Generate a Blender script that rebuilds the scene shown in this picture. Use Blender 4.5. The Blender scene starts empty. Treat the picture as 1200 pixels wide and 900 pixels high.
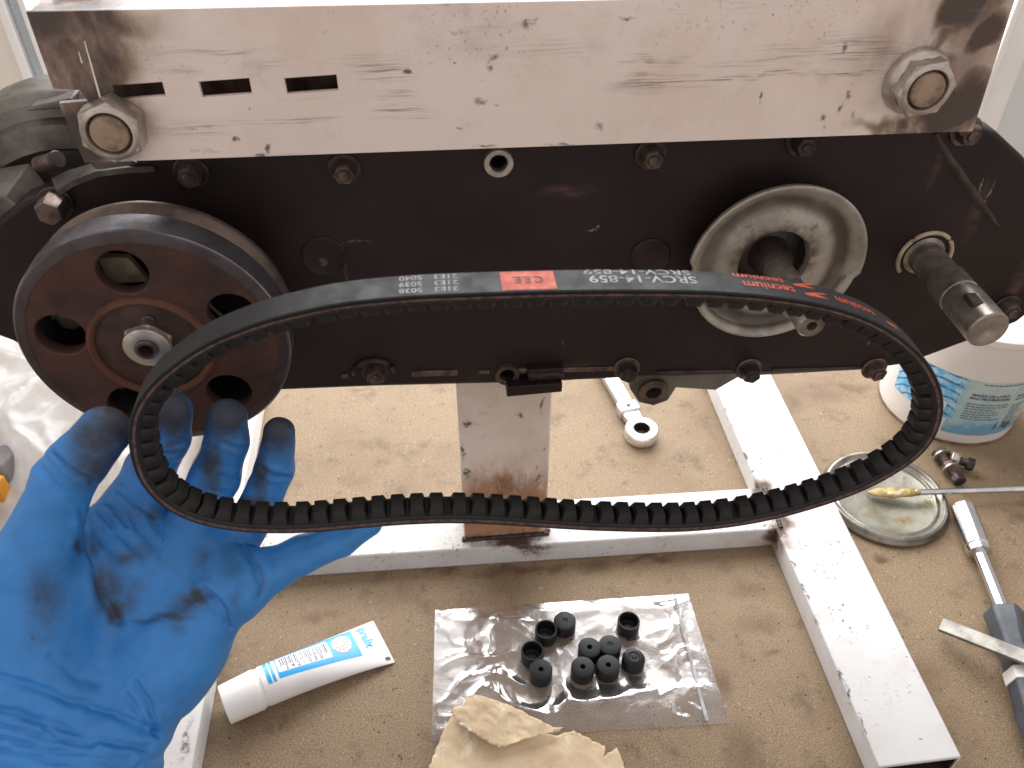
import bpy, bmesh, math, random
import numpy as np
from mathutils import Vector, Matrix, noise
from math import sin, cos, pi, radians, sqrt, atan2

random.seed(7)
rng = np.random.default_rng(5)
S = bpy.context.scene
COL = S.collection

# ------------------------------------------------------------------ camera
CAM_H, FPX = 0.56, 992.0
PITCH, YAW = radians(40.8), radians(5.6)
FW = Vector((sin(YAW)*cos(PITCH), cos(YAW)*cos(PITCH), -sin(PITCH)))
RT = Vector((cos(YAW), -sin(YAW), 0.0))
UP = RT.cross(FW)
CP = Vector((0, 0, CAM_H))
cd = bpy.data.cameras.new('camera')
cam = bpy.data.objects.new('camera', cd)
COL.objects.link(cam)
cd.sensor_width = 36.0
cd.lens = FPX/1200*36
cd.clip_start, cd.clip_end = 0.01, 50
M3 = Matrix((RT, UP, -FW)).transposed().to_4x4()
M3.translation = CP
cam.matrix_world = M3
cd.dof.use_dof = True
cd.dof.focus_distance = 0.47
cd.dof.aperture_fstop = 16
S.camera = cam

# ------------------------------------------------------------------ light
W = bpy.data.worlds.new('World')
S.world = W
W.use_nodes = True
bg = W.node_tree.nodes['Background']
bg.inputs[0].default_value = (1.0, 0.925, 0.895, 1)
bg.inputs[1].default_value = 0.84
ld = bpy.data.lights.new('window_daylight', 'AREA')
ld.shape = 'RECTANGLE'
ld.size, ld.size_y = 1.11, 1.45
ld.energy = 35.0
ld.color = (0.985, 0.99, 1.0)
lo = bpy.data.objects.new('window_daylight', ld)
COL.objects.link(lo)
lo.location = (0.135, 1.06, 0.78)
lo.rotation_euler = (radians(-90), 0, 0)
S.view_settings.view_transform = 'Standard'
S.view_settings.look = 'None'
S.view_settings.gamma = 1
S.view_settings.exposure = 0.0
S.render.engine = 'CYCLES'
S.cycles.use_denoising = True
S.cycles.max_bounces = 8
S.cycles.transparent_max_bounces = 12


# ------------------------------------------------------------------ helpers
def at(px, py, X=None, Y=None, Z=None):
    d = FW + RT*((px-600)/FPX) + UP*((450-py)/FPX)
    if X is not None: t = (X-CP.x)/d.x
    elif Y is not None: t = (Y-CP.y)/d.y
    else: t = (Z-CP.z)/d.z
    return CP + d*t


def deep(px, py, d):
    return CP + (FW + RT*((px-600)/FPX) + UP*((450-py)/FPX))*d


def xz(px, py, Y):
    p = at(px, py, Y=Y)
    return (p.x, p.z)


WLOC = {}


def thing(name, label, cat, loc=(0, 0, 0), group=None):
    o = bpy.data.objects.new(name, None)
    COL.objects.link(o)
    o.location = loc
    o.empty_display_size = 0.01
    o['label'] = label
    o['category'] = cat
    if group: o['group'] = group
    WLOC[o.name] = Vector(loc)
    return o


def link_mesh(name, me, mat, parent=None, bevel=0, smooth=40, seg=2):
    if parent is not None:
        me.transform(Matrix.Translation(-WLOC[parent.name]))
    if mat is not None and len(me.materials) == 0:
        me.materials.append(mat)
    if smooth:
        me.polygons.foreach_set('use_smooth', [True]*len(me.polygons))
        me.set_sharp_from_angle(angle=radians(smooth))
    me.update()
    o = bpy.data.objects.new(name, me)
    COL.objects.link(o)
    if parent is not None:
        o.parent = parent
        WLOC[o.name] = WLOC[parent.name].copy()
    else:
        WLOC[o.name] = Vector((0, 0, 0))
    if bevel:
        b = o.modifiers.new('bevel', 'BEVEL')
        b.width = bevel
        b.segments = seg
        b.limit_method = 'ANGLE'
        b.angle_limit = radians(35)
    return o


def inst(name, me, parent, loc, rot=None):
    """another object on shared mesh data, loc in world space"""
    o = bpy.data.objects.new(name, me)
    COL.objects.link(o)
    o.parent = parent
    o.location = Vector(loc)-WLOC[parent.name]
    if rot is not None: o.rotation_euler = rot
    WLOC[o.name] = Vector(loc)
    return o


def structure(o):
    o['kind'] = 'structure'
    return o


class MB:
    def __init__(self):
        self.bm = bmesh.new()

    def face(self, pts):
        return self.bm.faces.new([self.bm.verts.new(p) for p in pts])

    def box(self, x0, x1, y0, y1, z0, z1, rot=0, c=None):
        P = [(x0, y0, z0), (x1, y0, z0), (x1, y1, z0), (x0, y1, z0), (x0, y0, z1), (x1, y0, z1), (x1, y1, z1), (x0, y1, z1)]
        v = [self.bm.verts.new(p) for p in P]
        for f in ((3, 2, 1, 0), (4, 5, 6, 7), (0, 1, 5, 4), (1, 2, 6, 5), (2, 3, 7, 6), (3, 0, 4, 7)):
            self.bm.faces.new([v[i] for i in f])
        return self

    def hexa(self, P):
        v = [self.bm.verts.new(p) for p in P]
        for f in ((3, 2, 1, 0), (4, 5, 6, 7), (0, 1, 5, 4), (1, 2, 6, 5), (2, 3, 7, 6), (3, 0, 4, 7)):
            self.bm.faces.new([v[i] for i in f])
        return self

    def lathe(self, c, axis, prof, seg=32, phase=0.0, ell=None):
        """prof: (t along axis, r). r == 0 closes to a pole."""
        c = Vector(c)
        a = Vector(axis).normalized()
        u = a.orthogonal().normalized()
        if abs(a.z) < 0.9:
            u = Vector((0, 0, 1)).cross(a).normalized()
        else:
            u = Vector((1, 0, 0))
            u = (u-a*u.dot(a)).normalized()
        w = a.cross(u)
        rings = []
        for t, r in prof:
            if r <= 1e-9:
                rings.append([self.bm.verts.new(c+a*t)])
            else:
                rings.append([self.bm.verts.new(c+a*t+u*(r*cos(phase+2*pi*k/seg))+w*(r*sin(phase+2*pi*k/seg))) for k in range(seg)])
        for A, B in zip(rings, rings[1:]):
            for k in range(seg):
                k2 = (k+1) % seg
                if len(A) == 1 and len(B) == 1: continue
                if len(A) == 1: self.bm.faces.new((A[0], B[k2], B[k]))
                elif len(B) == 1: self.bm.faces.new((A[k], A[k2], B[0]))
                else: self.bm.faces.new((A[k], A[k2], B[k2], B[k]))
        return self

    def cyl(self, p0, p1, r0, r1=None, seg=24, phase=0):
        p0, p1 = Vector(p0), Vector(p1)
        L = (p1-p0).length
        r1 = r0 if r1 is None else r1
        return self.lathe(p0, p1-p0, [(0, 0), (0, r0), (L, r1), (L, 0)], seg, phase)

    def ball(self, c, r, seg=20):
        n = 10
        return self.lathe(c, (0, 0, 1), [(-r*cos(pi*i/n), r*sin(pi*i/n) if 0 < i < n else 0) for i in range(n+1)], seg)

    def tube(self, pts, r, seg=8):
        pts = [Vector(p) for p in pts]
        rings = []
        for i, p in enumerate(pts):
            t = (pts[min(i+1, len(pts)-1)]-pts[max(i-1, 0)]).normalized()
            u = t.orthogonal().normalized()
            w = t.cross(u)
            rr = r[i] if isinstance(r, (list, tuple)) else r
            rings.append([self.bm.verts.new(p+u*(rr*cos(2*pi*k/seg))+w*(rr*sin(2*pi*k/seg))) for k in range(seg)])
        for A, B in zip(rings, rings[1:]):
            for k in range(seg):
                self.bm.faces.new((A[k], A[(k+1) % seg], B[(k+1) % seg], B[k]))
        self.bm.faces.new(rings[0][::-1])
        self.bm.faces.new(rings[-1])
        return self

    def prism(self, poly, y0, y1):
        A = [self.bm.verts.new((x, y0, z)) for x, z in poly]
        B = [self.bm.verts.new((x, y1, z)) for x, z in poly]
        n = len(poly)
        self.bm.faces.new(A)
        self.bm.faces.new(B[::-1])
        for i in range(n):
            self.bm.faces.new((A[(i+1) % n], A[i], B[i], B[(i+1) % n]))
        return self

    def mesh(self, name):
        bmesh.ops.recalc_face_normals(self.bm, faces=self.bm.faces)
        me = bpy.data.meshes.new(name)
        self.bm.to_mesh(me)
        self.bm.free()
        return me

    def build(self, name, mat, parent=None, bevel=0, smooth=40, seg=2):
        return link_mesh(name, self.mesh(name), mat, parent, bevel, smooth, seg)


def eval_mesh(ob):
    COL.objects.link(ob)
    dg = bpy.context.evaluated_depsgraph_get()
    dg.update()
    me = bpy.data.meshes.new_from_object(ob.evaluated_get(dg))
    d = ob.data
    bpy.data.objects.remove(ob)
    if isinstance(d, bpy.types.Mesh): bpy.data.meshes.remove(d)
    else: bpy.data.curves.remove(d)
    return me


def plate_mesh(outer, holes, y0, y1, bev=0.0):
    """flat plate in the XZ plane with real holes, between y0 and y1"""
    cu = bpy.data.curves.new('plate', 'CURVE')
    cu.dimensions = '2D'
    cu.fill_mode = 'BOTH'
    cu.extrude = abs(y1-y0)/2-bev
    cu.bevel_depth = bev
    cu.bevel_resolution = 1
    for loop in [outer]+list(holes):
        sp = cu.splines.new('POLY')
        sp.points.add(len(loop)-1)
        for p, q in zip(sp.points, loop): p.co = (q[0], q[1], 0, 1)
        sp.use_cyclic_u = True
    if bev: cu.offset = -bev
    me = eval_mesh(bpy.data.objects.new('plate', cu))
    ym = (y0+y1)/2
    me.transform(Matrix(((1, 0, 0, 0), (0, 0, -1, ym), (0, 1, 0, 0), (0, 0, 0, 1))))
    return me


def circle(cx, cz, r, n=40, ph=0):
    return [(cx+r*cos(ph+2*pi*k/n), cz+r*sin(ph+2*pi*k/n)) for k in range(n)]


def text_mesh(body, size, mapf, align='LEFT', squeeze=1.0, shear=0.0, bold=0.0):
    cu = bpy.data.curves.new('text', 'FONT')
    cu.body = body
    cu.size = size
    cu.align_x = align
    cu.shear = shear
    cu.offset = bold
    cu.resolution_u = 3
    me = eval_mesh(bpy.data.objects.new('text', cu))
    for v in me.vertices: v.co = mapf(v.co.x*squeeze, v.co.y)
    return me


def join_meshes(meshes, name):
    bm = bmesh.new()
    for m in meshes:
        bm.from_mesh(m)
        bpy.data.meshes.remove(m)
    me = bpy.data.meshes.new(name)
    bm.to_mesh(me)
    bm.free()
    return me


def patch(mapf, u0, u1, v0, v1, nu=10, nv=6):
    me = bpy.data.meshes.new('patch')
    V = [mapf(u0+(u1-u0)*i/nu, v0+(v1-v0)*j/nv) for j in range(nv+1) for i in range(nu+1)]
    F = [(j*(nu+1)+i, j*(nu+1)+i+1, (j+1)*(nu+1)+i+1, (j+1)*(nu+1)+i) for j in range(nv) for i in range(nu)]
    me.from_pydata([tuple(v) for v in V], [], F)
    return me


# ------------------------------------------------------------------ materials
class G:
    def __init__(self, name):
        self.m = bpy.data.materials.new(name)
        self.m.use_nodes = True
        self.nt = self.m.node_tree
        self.b = self.nt.nodes['Principled BSDF']
        self.out = self.nt.nodes['Material Output']
        self._pos = None

    def n(self, t, **kw):
        nd = self.nt.nodes.new(t)
        for k, v in kw.items(): setattr(nd, k, v)
        return nd

    def set(self, sock, v):
        if isinstance(v, bpy.types.NodeSocket): self.nt.links.new(v, sock)
        elif isinstance(v, (tuple, list)) and sock.type == 'RGBA' and len(v) == 3: sock.default_value = (*v, 1)
        else: sock.default_value = v

    def pos(self):
        if self._pos is None:
            self._pos = self.n('ShaderNodeNewGeometry').outputs['Position']
        return self._pos

    def obj(self):
        return self.n('ShaderNodeTexCoord').outputs['Object']

    def vm(self, op, a, b=None):
        nd = self.n('ShaderNodeVectorMath', operation=op)
        self.set(nd.inputs[0], a)
        if b is not None: self.set(nd.inputs[1], b)
        return nd.outputs['Value'] if op in ('LENGTH', 'DOT_PRODUCT') else nd.outputs['Vector']

    def math(self, op, a, b=0.0, clamp=False):
        nd = self.n('ShaderNodeMath', operation=op, use_clamp=clamp)
        self.set(nd.inputs[0], a)
        self.set(nd.inputs[1], b)
        return nd.outputs[0]

    def noise(self, scale, detail=4, rough=.55, vs=None, vec=None, dist=0.0):
        v = vec or self.pos()
        if vs: v = self.vm('MULTIPLY', v, vs)
        nd = self.n('ShaderNodeTexNoise')
        self.set(nd.inputs['Vector'], v)
        nd.inputs['Scale'].default_value = scale
        nd.inputs['Detail'].default_value = detail
        nd.inputs['Roughness'].default_value = rough
        nd.inputs['Distortion'].default_value = dist
        return nd.outputs['Fac']

    def voro(self, scale, vs=None, vec=None, feature='F1'):
        v = vec or self.pos()
        if vs: v = self.vm('MULTIPLY', v, vs)
        nd = self.n('ShaderNodeTexVoronoi', feature=feature)
        self.set(nd.inputs['Vector'], v)
        nd.inputs['Scale'].default_value = scale
        return nd

    def ramp(self, v, lo, hi, a=0.0, b=1.0):
        nd = self.n('ShaderNodeMapRange', interpolation_type='SMOOTHSTEP')
        self.set(nd.inputs[0], v)
        nd.inputs[1].default_value, nd.inputs[2].default_value = lo, hi
        nd.inputs[3].default_value, nd.inputs[4].default_value = a, b
        return nd.outputs[0]

    def mix(self, f, a, b):
        nd = self.n('ShaderNodeMix', data_type='RGBA')
        self.set(nd.inputs[0], f)
        self.set(nd.inputs[6], a)
        self.set(nd.inputs[7], b)
        return nd.outputs[2]

    def warped(self, scale, amp):
        nd = self.n('ShaderNodeTexNoise')
        self.set(nd.inputs['Vector'], self.pos())
        nd.inputs['Scale'].default_value = scale
        nd.inputs['Detail'].default_value = 3
        d = self.vm('SUBTRACT', nd.outputs['Color'], (.5, .5, .5))
        return self.vm('ADD', self.pos(), self.vm('MULTIPLY', d, (amp, amp, amp)))

    def spots(self, lst, vec, soft=.35):
        """lst of (centre, (rx,ry,rz), strength): max of soft ellipsoids"""
        acc = None
        for c, r, s in lst:
            v = self.vm('DIVIDE', self.vm('SUBTRACT', vec, tuple(c)), tuple(r))
            m = self.ramp(self.vm('LENGTH', v), 1.0, soft, 0.0, s)
            acc = m if acc is None else self.math('MAXIMUM', acc, m)
        return acc

    def bump(self, h, strength=.3, dist=.001, normal=None):
        nd = self.n('ShaderNodeBump')
        nd.inputs['Strength'].default_value = strength
        nd.inputs['Distance'].default_value = dist
        self.set(nd.inputs['Height'], h)
        if normal is not None: self.set(nd.inputs['Normal'], normal)
        return nd.outputs['Normal']

    def done(self, col=None, rough=None, metal=None, normal=None, spec=None, **kw):
        b = self.b
        if col is not None: self.set(b.inputs['Base Color'], col)
        if rough is not None: self.set(b.inputs['Roughness'], rough)
        if metal is not None: self.set(b.inputs['Metallic'], metal)
        if spec is not None: self.set(b.inputs['Specular IOR Level'], spec)
        if normal is not None: self.set(b.inputs['Normal'], normal)
        for k, v in kw.items(): self.set(b.inputs[k], v)
        return self.m


def simple(name, col, rough=.5, metal=0.0, var=.25, vscale=60, bump=.1, bscale=300, spec=.5, dark=None, rv=.15):
    g = G(name)
    o = g.obj()
    n1 = g.noise(vscale, 5, .6, vec=o)
    n2 = g.noise(bscale, 3, .6, vec=o)
    c2 = dark if dark else tuple(x*(1-2*var) for x in col)
    c = g.mix(g.ramp(n1, .38, .68), col, c2)
    r = g.ramp(n1, .3, .7, max(.02, rough-rv/2), min(1, rough+rv/2))
    return g.done(c, r, metal, g.bump(n2, bump, .0006), spec)


def mat_bench():
    g = G('chipboard')
    fine = g.noise(1500, 3, .65)
    flake = g.noise(930, 5, .72, vs=(1, 1.2, 1))
    blot = g.noise(7, 5, .6)
    blot2 = g.noise(24, 6, .68)
    blot3 = g.noise(75, 6, .7)
    c = g.mix(g.ramp(flake, .36, .64), (.135, .088, .050), (.375, .274, .168))
    c = g.mix(g.ramp(fine, .54, .72, 0, .6), c, (.50, .42, .32))
    c = g.mix(g.ramp(g.noise(900, 3, .6, vs=(1, .7, 1)), .60, .70, 0, .6), c, (.13, .088, .055))
    c = g.mix(g.ramp(blot, .45, .70, 0, .50), c, (.155, .098, .058))
    c = g.mix(g.ramp(blot2, .52, .74, 0, .68), c, (.098, .062, .038))
    c = g.mix(g.ramp(blot3, .56, .72, 0, .6), c, (.10, .070, .048))
    c = g.mix(g.ramp(g.noise(190, 5, .7), .61, .70, 0, .75), c, (.085, .056, .036))
    c = g.mix(g.ramp(g.noise(420, 3, .6), .62, .70, 0, .6), c, (.07, .048, .032))
    c = g.mix(g.ramp(g.noise(300, 3, .6, vs=(1, .9, 1.3)), .64, .72, 0, .5), c, (.56, .48, .37))
    # thin scratches and pencil-like marks
    c = g.mix(g.ramp(g.noise(60, 2, .5, vs=(6, .45, 1), dist=.4), .71, .745, 0, .4), c, (.12, .08, .05))
    c = g.mix(g.ramp(g.noise(75, 2, .5, vs=(.5, 4, 1), dist=1.2), .715, .75, 0, .5), c, (.09, .062, .042))
    vec = g.warped(45, .02)
    def B(px, py): return at(px, py, Z=0)
    st = [(B(700, 665), (.022, .012, .01), .5), (B(525, 668), (.014, .009, .01), .55), (B(880, 690), (.03, .014, .01), .35),
          (B(1032, 655), (.011, .009, .01), .8), (B(960, 460), (.05, .03, .01), .4), (B(870, 880), (.022, .03, .01), .45),
          (B(650, 665), (.013, .008, .01), .5), (B(1085, 790), (.02, .02, .01), .3), (B(845, 800), (.012, .02, .01), .5), (B(890, 730), (.03, .012, .01), .35), (B(380, 720), (.03, .010, .01), .4), (B(760, 655), (.03, .006, .01), .6), (B(600, 668), (.05, .006, .01), .6), (B(420, 455), (.02, .006, .01), .35), (B(240, 860), (.02, .02, .01), .3), (B(1000, 800), (.006, .004, .01), .7), (B(1010, 840), (.012, .02, .01), .4), (B(505, 660), (.012, .01, .01), .55), (B(930, 470), (.02, .02, .01), .4), (B(1000, 455), (.03, .01, .01), .5),
          (B(415, 565), (.02, .014, .01), .28), (B(430, 520), (.015, .01, .01), .25), (B(905, 765), (.01, .005, .01), .5), (B(470, 700), (.04, .02, .01), .3)]
    c = g.mix(g.spots([(p_, r_, min(1, k_*1.25)) for p_, r_, k_ in st], vec, .1), c, (.10, .054, .028))  # stains, with the cross rail's shadow painted in along its front
    # fine round crumbs of dark grit
    v = g.voro(150)
    grit = g.math('MULTIPLY', g.ramp(v.outputs['Distance'], .16, .08), g.ramp(g.noise(60, 2), .50, .60))
    c = g.mix(grit, c, (.055, .038, .026))
    # ring stain
    rc = B(475, 575)
    dl = g.vm('LENGTH', g.vm('MULTIPLY', g.vm('SUBTRACT', g.warped(60, .004), tuple(rc)), (1, 1, 0)))
    ring = g.math('MULTIPLY', g.ramp(dl, .0088, .0102), g.ramp(dl, .0122, .0108))
    c = g.mix(g.math('MULTIPLY', ring, .35), c, (.25, .17, .11))
    h = g.math('ADD', g.math('MULTIPLY', flake, .6), g.math('MULTIPLY', fine, .4))
    return g.done(c, g.ramp(flake, .3, .7, .55, .8), 0, g.bump(h, .35, .0008), .35)


def mat_white_paint(name, col, spots, soot, speck=.6, rust=None, streaks=None, rough=.5, zone=None, chip=240, chz=(.50, .68)):
    """chipped whitewashed metal; spots: black smears, soot: brown burnt zones, rust: orange zone, streaks: zones of fine horizontal scuffs"""
    g = G(name)
    vec = g.warped(110, .007)
    big = g.noise(14, 5, .6)
    c = g.mix(g.ramp(big, .38, .72), col, tuple(a*b for a, b in zip(col, (.87, .82, .78))))
    c = g.mix(g.ramp(g.noise(46, 6, .7), .54, .80, 0, .38), c, (.40, .31, .25))
    if soot:
        sm = g.spots(soot, g.vm('ADD', g.warped(16, .045), g.vm('SUBTRACT', g.warped(55, .022), g.pos())), -.25)
        sm = g.math('MULTIPLY', sm, g.ramp(g.noise(26, 6, .62, vs=(1.4, 1, .6)), .25, .66, .42, 1.15), True)
        c = g.mix(g.ramp(sm, .03, .70, 0, .9), c, (.20, .118, .075))
        c = g.mix(g.ramp(sm, .45, .95, 0, .92), c, (.055, .036, .031))
    if rust:
        rm = g.math('MULTIPLY', g.spots(rust, g.warped(40, .02), .1), g.ramp(g.noise(42, 6, .65, vs=(1.5, 1, .6)), .25, .68, .25, 1.0))
        c = g.mix(g.ramp(rm, .05, 1.0, 0, .88), c, (.33, .155, .065))
        c = g.mix(g.math('MULTIPLY', g.ramp(rm, .5, 1.3), g.ramp(g.noise(70, 5, .7), .42, .66, 0, .7)), c, (.15, .062, .028))
    if streaks:
        ln = g.noise(40, 4, .7, vs=(.7, 1, 30), vec=g.warped(30, .003))
        sk = g.math('MULTIPLY', g.spots(streaks, g.warped(60, .010), .1), g.ramp(ln, .46, .66, 0, 1.1), True)
        c = g.mix(g.math('MULTIPLY', sk, .85), c, (.11, .075, .065))
    s1 = g.noise(12, 4, .65, vs=(1.1, 1.1, 24))
    c = g.mix(g.math('MULTIPLY', g.ramp(s1, .60, .78, 0, .28), g.ramp(g.noise(8, 2), .42, .62)), c, (.24, .18, .155))
    # chips
    chp = g.noise(chip, 4, .65)
    zn = g.ramp(g.noise(24, 3), chz[0], chz[1])
    if zone is not None: zn = g.math('MAXIMUM', zn, g.ramp(g.vm('DOT_PRODUCT', g.pos(), (0, 0, 1)), zone[0], zone[1], 0, .9))
    if zone is not None: zn = g.math('MULTIPLY', zn, g.ramp(g.noise(17, 4, .6), .40, .62))
    cm = g.math('MULTIPLY', g.ramp(chp, .60, .67), zn)
    c = g.mix(g.math('MULTIPLY', cm, speck), c, (.13, .085, .06))
    if spots:
        sp = g.math('MULTIPLY', g.spots(spots, vec, -.15), g.ramp(g.noise(260, 5, .75), .34, .60, .0, 1.15), True)
        c = g.mix(g.ramp(sp, .1, .75, 0, .88), c, (.075, .052, .043))
    h = g.math('SUBTRACT', g.noise(260, 4, .6), g.math('MULTIPLY', cm, 1.5))
    return g.done(c, g.ramp(big, .3, .7, rough-.06, rough+.12), 0, g.bump(h, .22, .0007), .45)


def mat_case():
    g = G('dark_painted_steel')
    big = g.noise(16, 5, .6)
    c = g.mix(g.ramp(big, .35, .7), (.0135, .0072, .0078), (.0225, .0130, .0130))
    def B(px, py): return at(px, py, Y=.398)
    rust = [(B(668, 228), (.022, .02, .005), .75), (B(1150, 250), (.006, .02, .03), .5), (B(1100, 200), (.004, .02, .02), .6), (B(1195, 340), (.008, .02, .03), .7), (B(760, 300), (.014, .02, .008), .25),
            (B(640, 436), (.06, .02, .0025), .6), (B(850, 437), (.05, .02, .002), .5)]
    rm = g.math('MULTIPLY', g.spots(rust, g.warped(60, .012), .0), g.ramp(g.noise(120, 5, .7, vs=(.5, 1, 2)), .35, .6, .2, 1.1), True)
    c = g.mix(rm, c, (.10, .055, .045))
    chalk = [(B(696, 276), (.004, .02, .0013), .9), (B(704, 271), (.0013, .02, .003), .9), (B(378, 310), (.003, .02, .004), .45), (B(407, 348), (.006, .02, .005), .4), (B(418, 288), (.012, .02, .0008), .4),
             (B(1163, 232), (.0012, .02, .010), .8), (B(1155, 222), (.001, .02, .006), .8), (B(661, 407), (.0007, .02, .005), .5), (B(1020, 408), (.0009, .02, .0035), .8), (B(405, 325), (.0012, .02, .012), .25)]
    cm = g.math('MULTIPLY', g.spots(chalk, g.warped(140, .006), .2), g.ramp(g.noise(400, 4, .7), .35, .6), True)
    c = g.mix(g.math('MULTIPLY', cm, .8), c, (.33, .28, .25))
    c = g.mix(g.ramp(g.noise(300, 4, .7), .68, .74, 0, .35), c, (.12, .09, .08))
    return g.done(c, g.ramp(big, .3, .7, .42, .6), 0, g.bump(g.noise(220, 4, .6), .12, .0006), .28)


def mat_rusty_pulley():
    g = G('rusty_brown_steel')
    n = g.noise(34, 6, .65)
    c = g.mix(g.ramp(n, .35, .68), (.078, .034, .025), (.040, .021, .018))
    c = g.mix(g.ramp(g.noise(120, 5, .7), .60, .72, 0, .6), c, (.035, .022, .02))
    c = g.mix(g.ramp(g.noise(18, 4, .6), .52, .72, 0, .5), c, (.100, .040, .024))
    h = g.noise(200, 5, .65)
    return g.done(c, g.ramp(n, .3, .7, .5, .75), .15, g.bump(h, .3, .0008), .35)


def mat_glove():
    g = G('blue_nitrile')
    a = g.n('ShaderNodeAttribute', attribute_name='grease')  # also carries the shade painted into the creases
    gr = a.outputs['Fac']
    n = g.noise(60, 6, .7)
    n2 = g.noise(260, 4, .65)
    c = g.mix(g.ramp(n, .35, .7), (.036, .226, .600), (.031, .188, .500))
    m = g.math('MULTIPLY', gr, g.ramp(n, .2, .62, .72, 1.2), True)
    m = g.math('MULTIPLY', m, g.ramp(n2, .25, .6, .85, 1.05), True)
    c = g.mix(g.ramp(m, .0, 1.0, 0, .96), c, (.034, .034, .039))
    fine = g.math('ADD', g.noise(420, 3, .6), g.math('MULTIPLY', g.noise(90, 4, .6), 2.0))
    return g.done(c, g.ramp(m, 0, 1, .46, .62), 0, g.bump(fine, .16, .0007), .42)


def mat_clear_plastic(name, tint=(.9, .9, .92), haze=.10, rough=.12, haze_col=(.8, .8, .82)):
    g = G(name)
    nt = g.nt
    tr = g.n('ShaderNodeBsdfTransparent')
    tr.inputs[0].default_value = (*tint, 1)
    gl = g.n('ShaderNodeBsdfGlossy')
    gl.inputs['Roughness'].default_value = rough
    df = g.n('ShaderNodeBsdfDiffuse')
    df.inputs[0].default_value = (*haze_col, 1)
    o = g.obj()
    bp = g.bump(g.noise(110, 3, .55, vec=o, dist=1.0), .25, .0010)
    g.set(gl.inputs['Normal'], bp)
    fr = g.n('ShaderNodeFresnel')
    fr.inputs[0].default_value = 1.5
    g.set(fr.inputs['Normal'], bp)
    m1 = g.n('ShaderNodeMixShader')
    hz = g.math('MULTIPLY', g.ramp(g.noise(30, 5, .7, vec=o), .3, .75, .4, 1.7), haze)
    g.set(m1.inputs[0], hz)
    nt.links.new(tr.outputs[0], m1.inputs[1])
    nt.links.new(df.outputs[0], m1.inputs[2])
    m2 = g.n('ShaderNodeMixShader')
    g.set(m2.inputs[0], g.math('MULTIPLY', fr.outputs[0], .85, True))
    nt.links.new(m1.outputs[0], m2.inputs[1])
    nt.links.new(gl.outputs[0], m2.inputs[2])
    nt.links.new(m2.outputs[0], g.out.inputs[0])
    return g.m


def ch(px, py): return at(px, py, Y=.375)


MAT = {}
MAT['bench'] = mat_bench()
chsp = []
for (x, y, rx, rz, s) in [(478, 84, .0035, .0026, 1), (622, 27, .006, .0055, .9), (578, 66, .005, .003, .9), (574, 76, .004, .0045, .9), (563, 118, .005, .003, .7), (582, 125, .004, .002, .5), (540, 36, .010, .0022, .5), (700, 150, .006, .006, .6), (660, 170, .016, .0018, .6), (565, 172, .014, .0016, .7), (536, 151, .007, .0012, .8),
                          (989, 55, .0032, .006, 1), (890, 115, .0016, .006, .9), (995, 110, .003, .010, .7), (985, 125, .0025, .006, .7), (1000, 138, .003, .006, .6), (965, 140, .003, .0025, .8), (966, 150, .002, .002, .7), (850, 118, .0012, .0012, .8), (873, 34, .001, .001, .9), (908, 17, .0012, .0012, .8),
                          (276, 162, .0035, .0035, .9), (314, 173, .0030, .006, .9), (308, 184, .006, .0022, .8), (215, 150, .03, .0018, .5), (240, 176, .02, .003, .45), (735, 20, .008, .002, .7), (1046, 96, .0022, .010, 1), (532, 72, .001, .001, .9), (565, 95, .0015, .001, .8), (546, 70, .001, .001, .8), (640, 75, .002, .002, .5), (290, 126, .001, .001, .8)]:
    chsp.append((ch(x, y), (rx, .05, rz), s))
chst = []
for (x, y, rx, rz, s) in [(450, 87, .020, .006, 1.1), (430, 74, .020, .006, .6), (462, 110, .014, .004, .8), (470, 131, .020, .0065, 1.0), (765, 73, .022, .003, 1.2), (775, 96, .034, .006, 1.1), (860, 90, .055, .0022, 1.2), (990, 87, .05, .0018, 1.1), (985, 58, .050, .010, .8), (1040, 62, .03, .010, .7), (900, 72, .05, .004, .5), (205, 84, .014, .004, .8), (330, 142, .04, .0025, .7), (230, 152, .03, .006, .8), (310, 74, .018, .003, .5), (640, 55, .06, .006, .3), (250, 60, .07, .0016, .6), (840, 10, .05, .003, .4), (115, 110, .022, .016, .8)]:
    chst.append((ch(x, y), (rx, .05, rz), s))
chso = []
for (x, y, rx, rz, s) in [(45, 25, .060, .034, 1.25), (105, 28, .05, .016, .9), (75, 80, .05, .05, 1.05), (98, 150, .034, .045, 1.25), (135, 108, .022, .028, .8), (158, 148, .026, .03, .85), (110, 60, .045, .045, .7), (1165, 10, .06, .055, .62), (1150, 70, .045, .06, .50), (1128, 14, .016, .024, 1.3), (1160, 40, .014, .02, 1.1), (1118, 128, .036, .016, 1.35), (1150, 120, .020, .03, .9), (1080, 152, .05, .008, 1.0), (1060, 60, .05, .05, .42), (1120, 92, .025, .03, .6), (1105, 55, .010, .020, .7), (560, 35, .05, .02, .22), (40, 100, .02, .09, .9)]:
    chso.append((ch(x, y), (rx*1.12, .05, rz*1.12), s*1.4))
MAT['channel'] = mat_white_paint('whitewashed_beam', (.77, .665, .605), chsp, chso, .75, streaks=chst, zone=(.416, .430), chip=620, chz=(.66, .80))
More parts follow.
